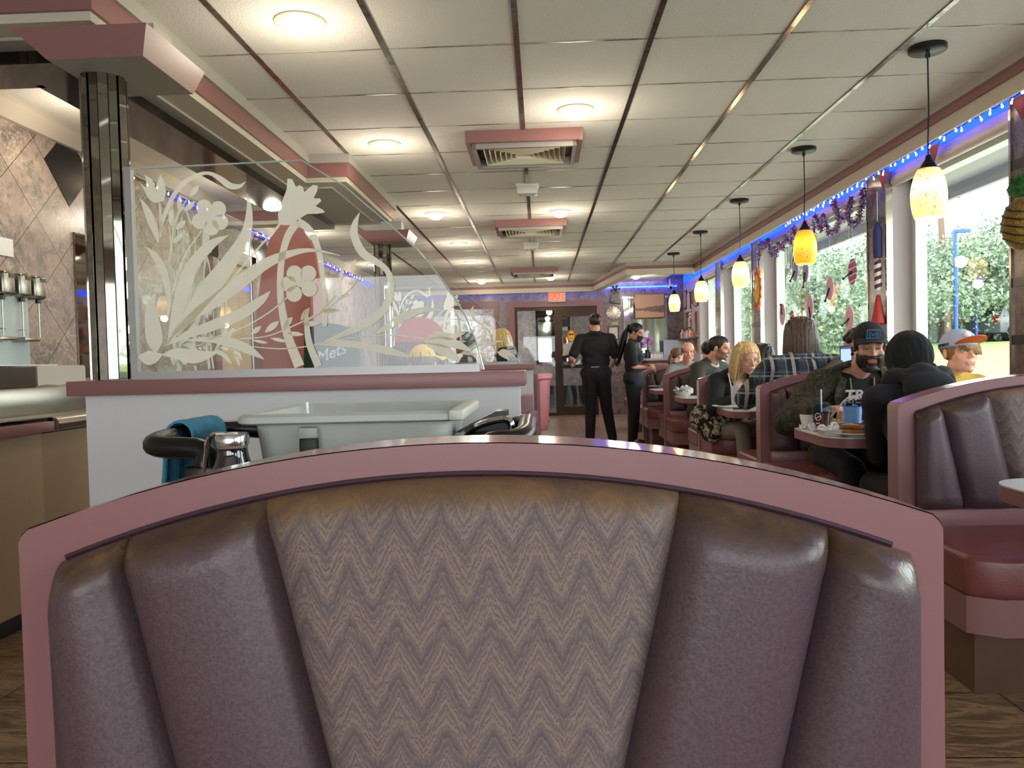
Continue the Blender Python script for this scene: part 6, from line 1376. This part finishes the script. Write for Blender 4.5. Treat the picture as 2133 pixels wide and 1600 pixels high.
for k,(px,py) in enumerate(((1697,899),(1711,904),(1684,890))):
    c=at(px,py,Z=TZ);o=thing('portion_cup',['small pleated paper cup nearest the table tip','small paper cup with crumpled lid beside it','small pale cup leaning at the mug'][k],'paper cup',(c.x,c.y,TZ),0,'small cups on the table tip')
    MB().lathe([(0,.002),(.014,0),(.021,.036),(.019,.036),(.013,.004),(0,.004)],(0,0,0),18).build('cup_wall',white_pl,o)
    MB().ell((.002,.0,.034),(.018,.016,.012),None,8,6).build('crumpled_lid',paper,o,None)
c=at(1730,908,Z=TZ);o=thing('square_dish','shallow square white dish with wrappers beside the toast plate','dish',(c.x,c.y,TZ))
MB().add([(-.035,-.035,0),(.035,-.035,0),(.035,.035,0),(-.035,.035,0),(-.055,-.055,.032),(.055,-.055,.032),(.055,.055,.032),(-.055,.055,.032),(-.048,-.048,.03),(.048,-.048,.03),(.048,.048,.03),(-.048,.048,.03),(-.032,-.032,.006),(.032,-.032,.006),(.032,.032,.006),(-.032,.032,.006)],[(3,2,1,0),(12,13,14,15)]+[(a+i,a+(i+1)%4,b+(i+1)%4,b+i) for a,b in ((0,4),(4,8),(8,12)) for i in range(4)]).build('dish_body',china,o,20)
def crumple(name,label,cat,x,y,z,n,r,seed,mat=None):
    rnd=random.Random(seed);mb=MB()
    o=thing(name,label,cat,(x,y,z))
    for i in range(n):
        p=Vector((rnd.uniform(-r,r),rnd.uniform(-r,r),rnd.uniform(.006,r*.7)));q=Euler((rnd.uniform(-1,1),rnd.uniform(-1,1),rnd.uniform(0,6))).to_matrix()
        mb.grid(lambda u,v:tuple(p+q@Vector(((u-.5)*r*1.4,(v-.5)*r*1.3,.25*r*math.sin(5*u+seed)*math.cos(4*v+i)))),5,5)
    for i,v in enumerate(mb.v): mb.v[i]=(v[0],v[1],max(v[2],.001))
    mb.build('crumpled_paper',mat or paper,o,None);return o
crumple('wrapper','opened sugar wrappers inside the square white dish','wrapper',c.x,c.y,TZ+.02,5,.026,4)
c=at(1673,894,Z=TZ);crumple('napkin','folded white napkin at the tip of the table with the blue tumblers','napkin',c.x,c.y,TZ,3,.03,9)
c=at(1740,893,Z=TZ);crumple('napkin','crumpled napkin between the two blue tumblers','napkin',c.x,c.y,TZ,3,.028,12)
pl3,c=plate('white plate in front of the blonde woman',1512,850,.10)
o=MB().box((-.045,-.012,0),(.045,.012,.01),.003).build('jelly_packet',M('dark_packet',(66,52,46),.4));o.location=at(1540,853,Z=TZ)+Vector((0,0,.001));tag(o,'dark foil packet on the table of the blonde woman','packet')
c=at(1424,827,Z=TZ);o=thing('bowl','white bowl of crumpled napkins on the third table','bowl',(c.x,c.y,TZ));MB().lathe([(0,.003),(.04,0),(.045,.004),(.075,.035),(.085,.05),(.08,.05),(.068,.035),(.04,.008),(0,.008)],(0,0,0),28).build('bowl_body',china,o)
crumple('napkin','crumpled white napkins heaped in the bowl','napkin',c.x,c.y,TZ+.03,9,.06,21)
c=at(1366,807,Z=TZ);plate('white plate on the farthest booth table, beside the waitress',1366,807,.10)
o=thing('tumbler','tall pale blue glass on the farthest booth table','tumbler',(at(1378,806,Z=TZ).x+.12,at(1378,806,Z=TZ).y,TZ));MB().lathe([(0,0),(.03,0),(.036,.15),(.033,.15),(.028,.006),(0,.006)],(0,0,0),20).build('cup',M('pale_glass',(190,208,226),.1),o)
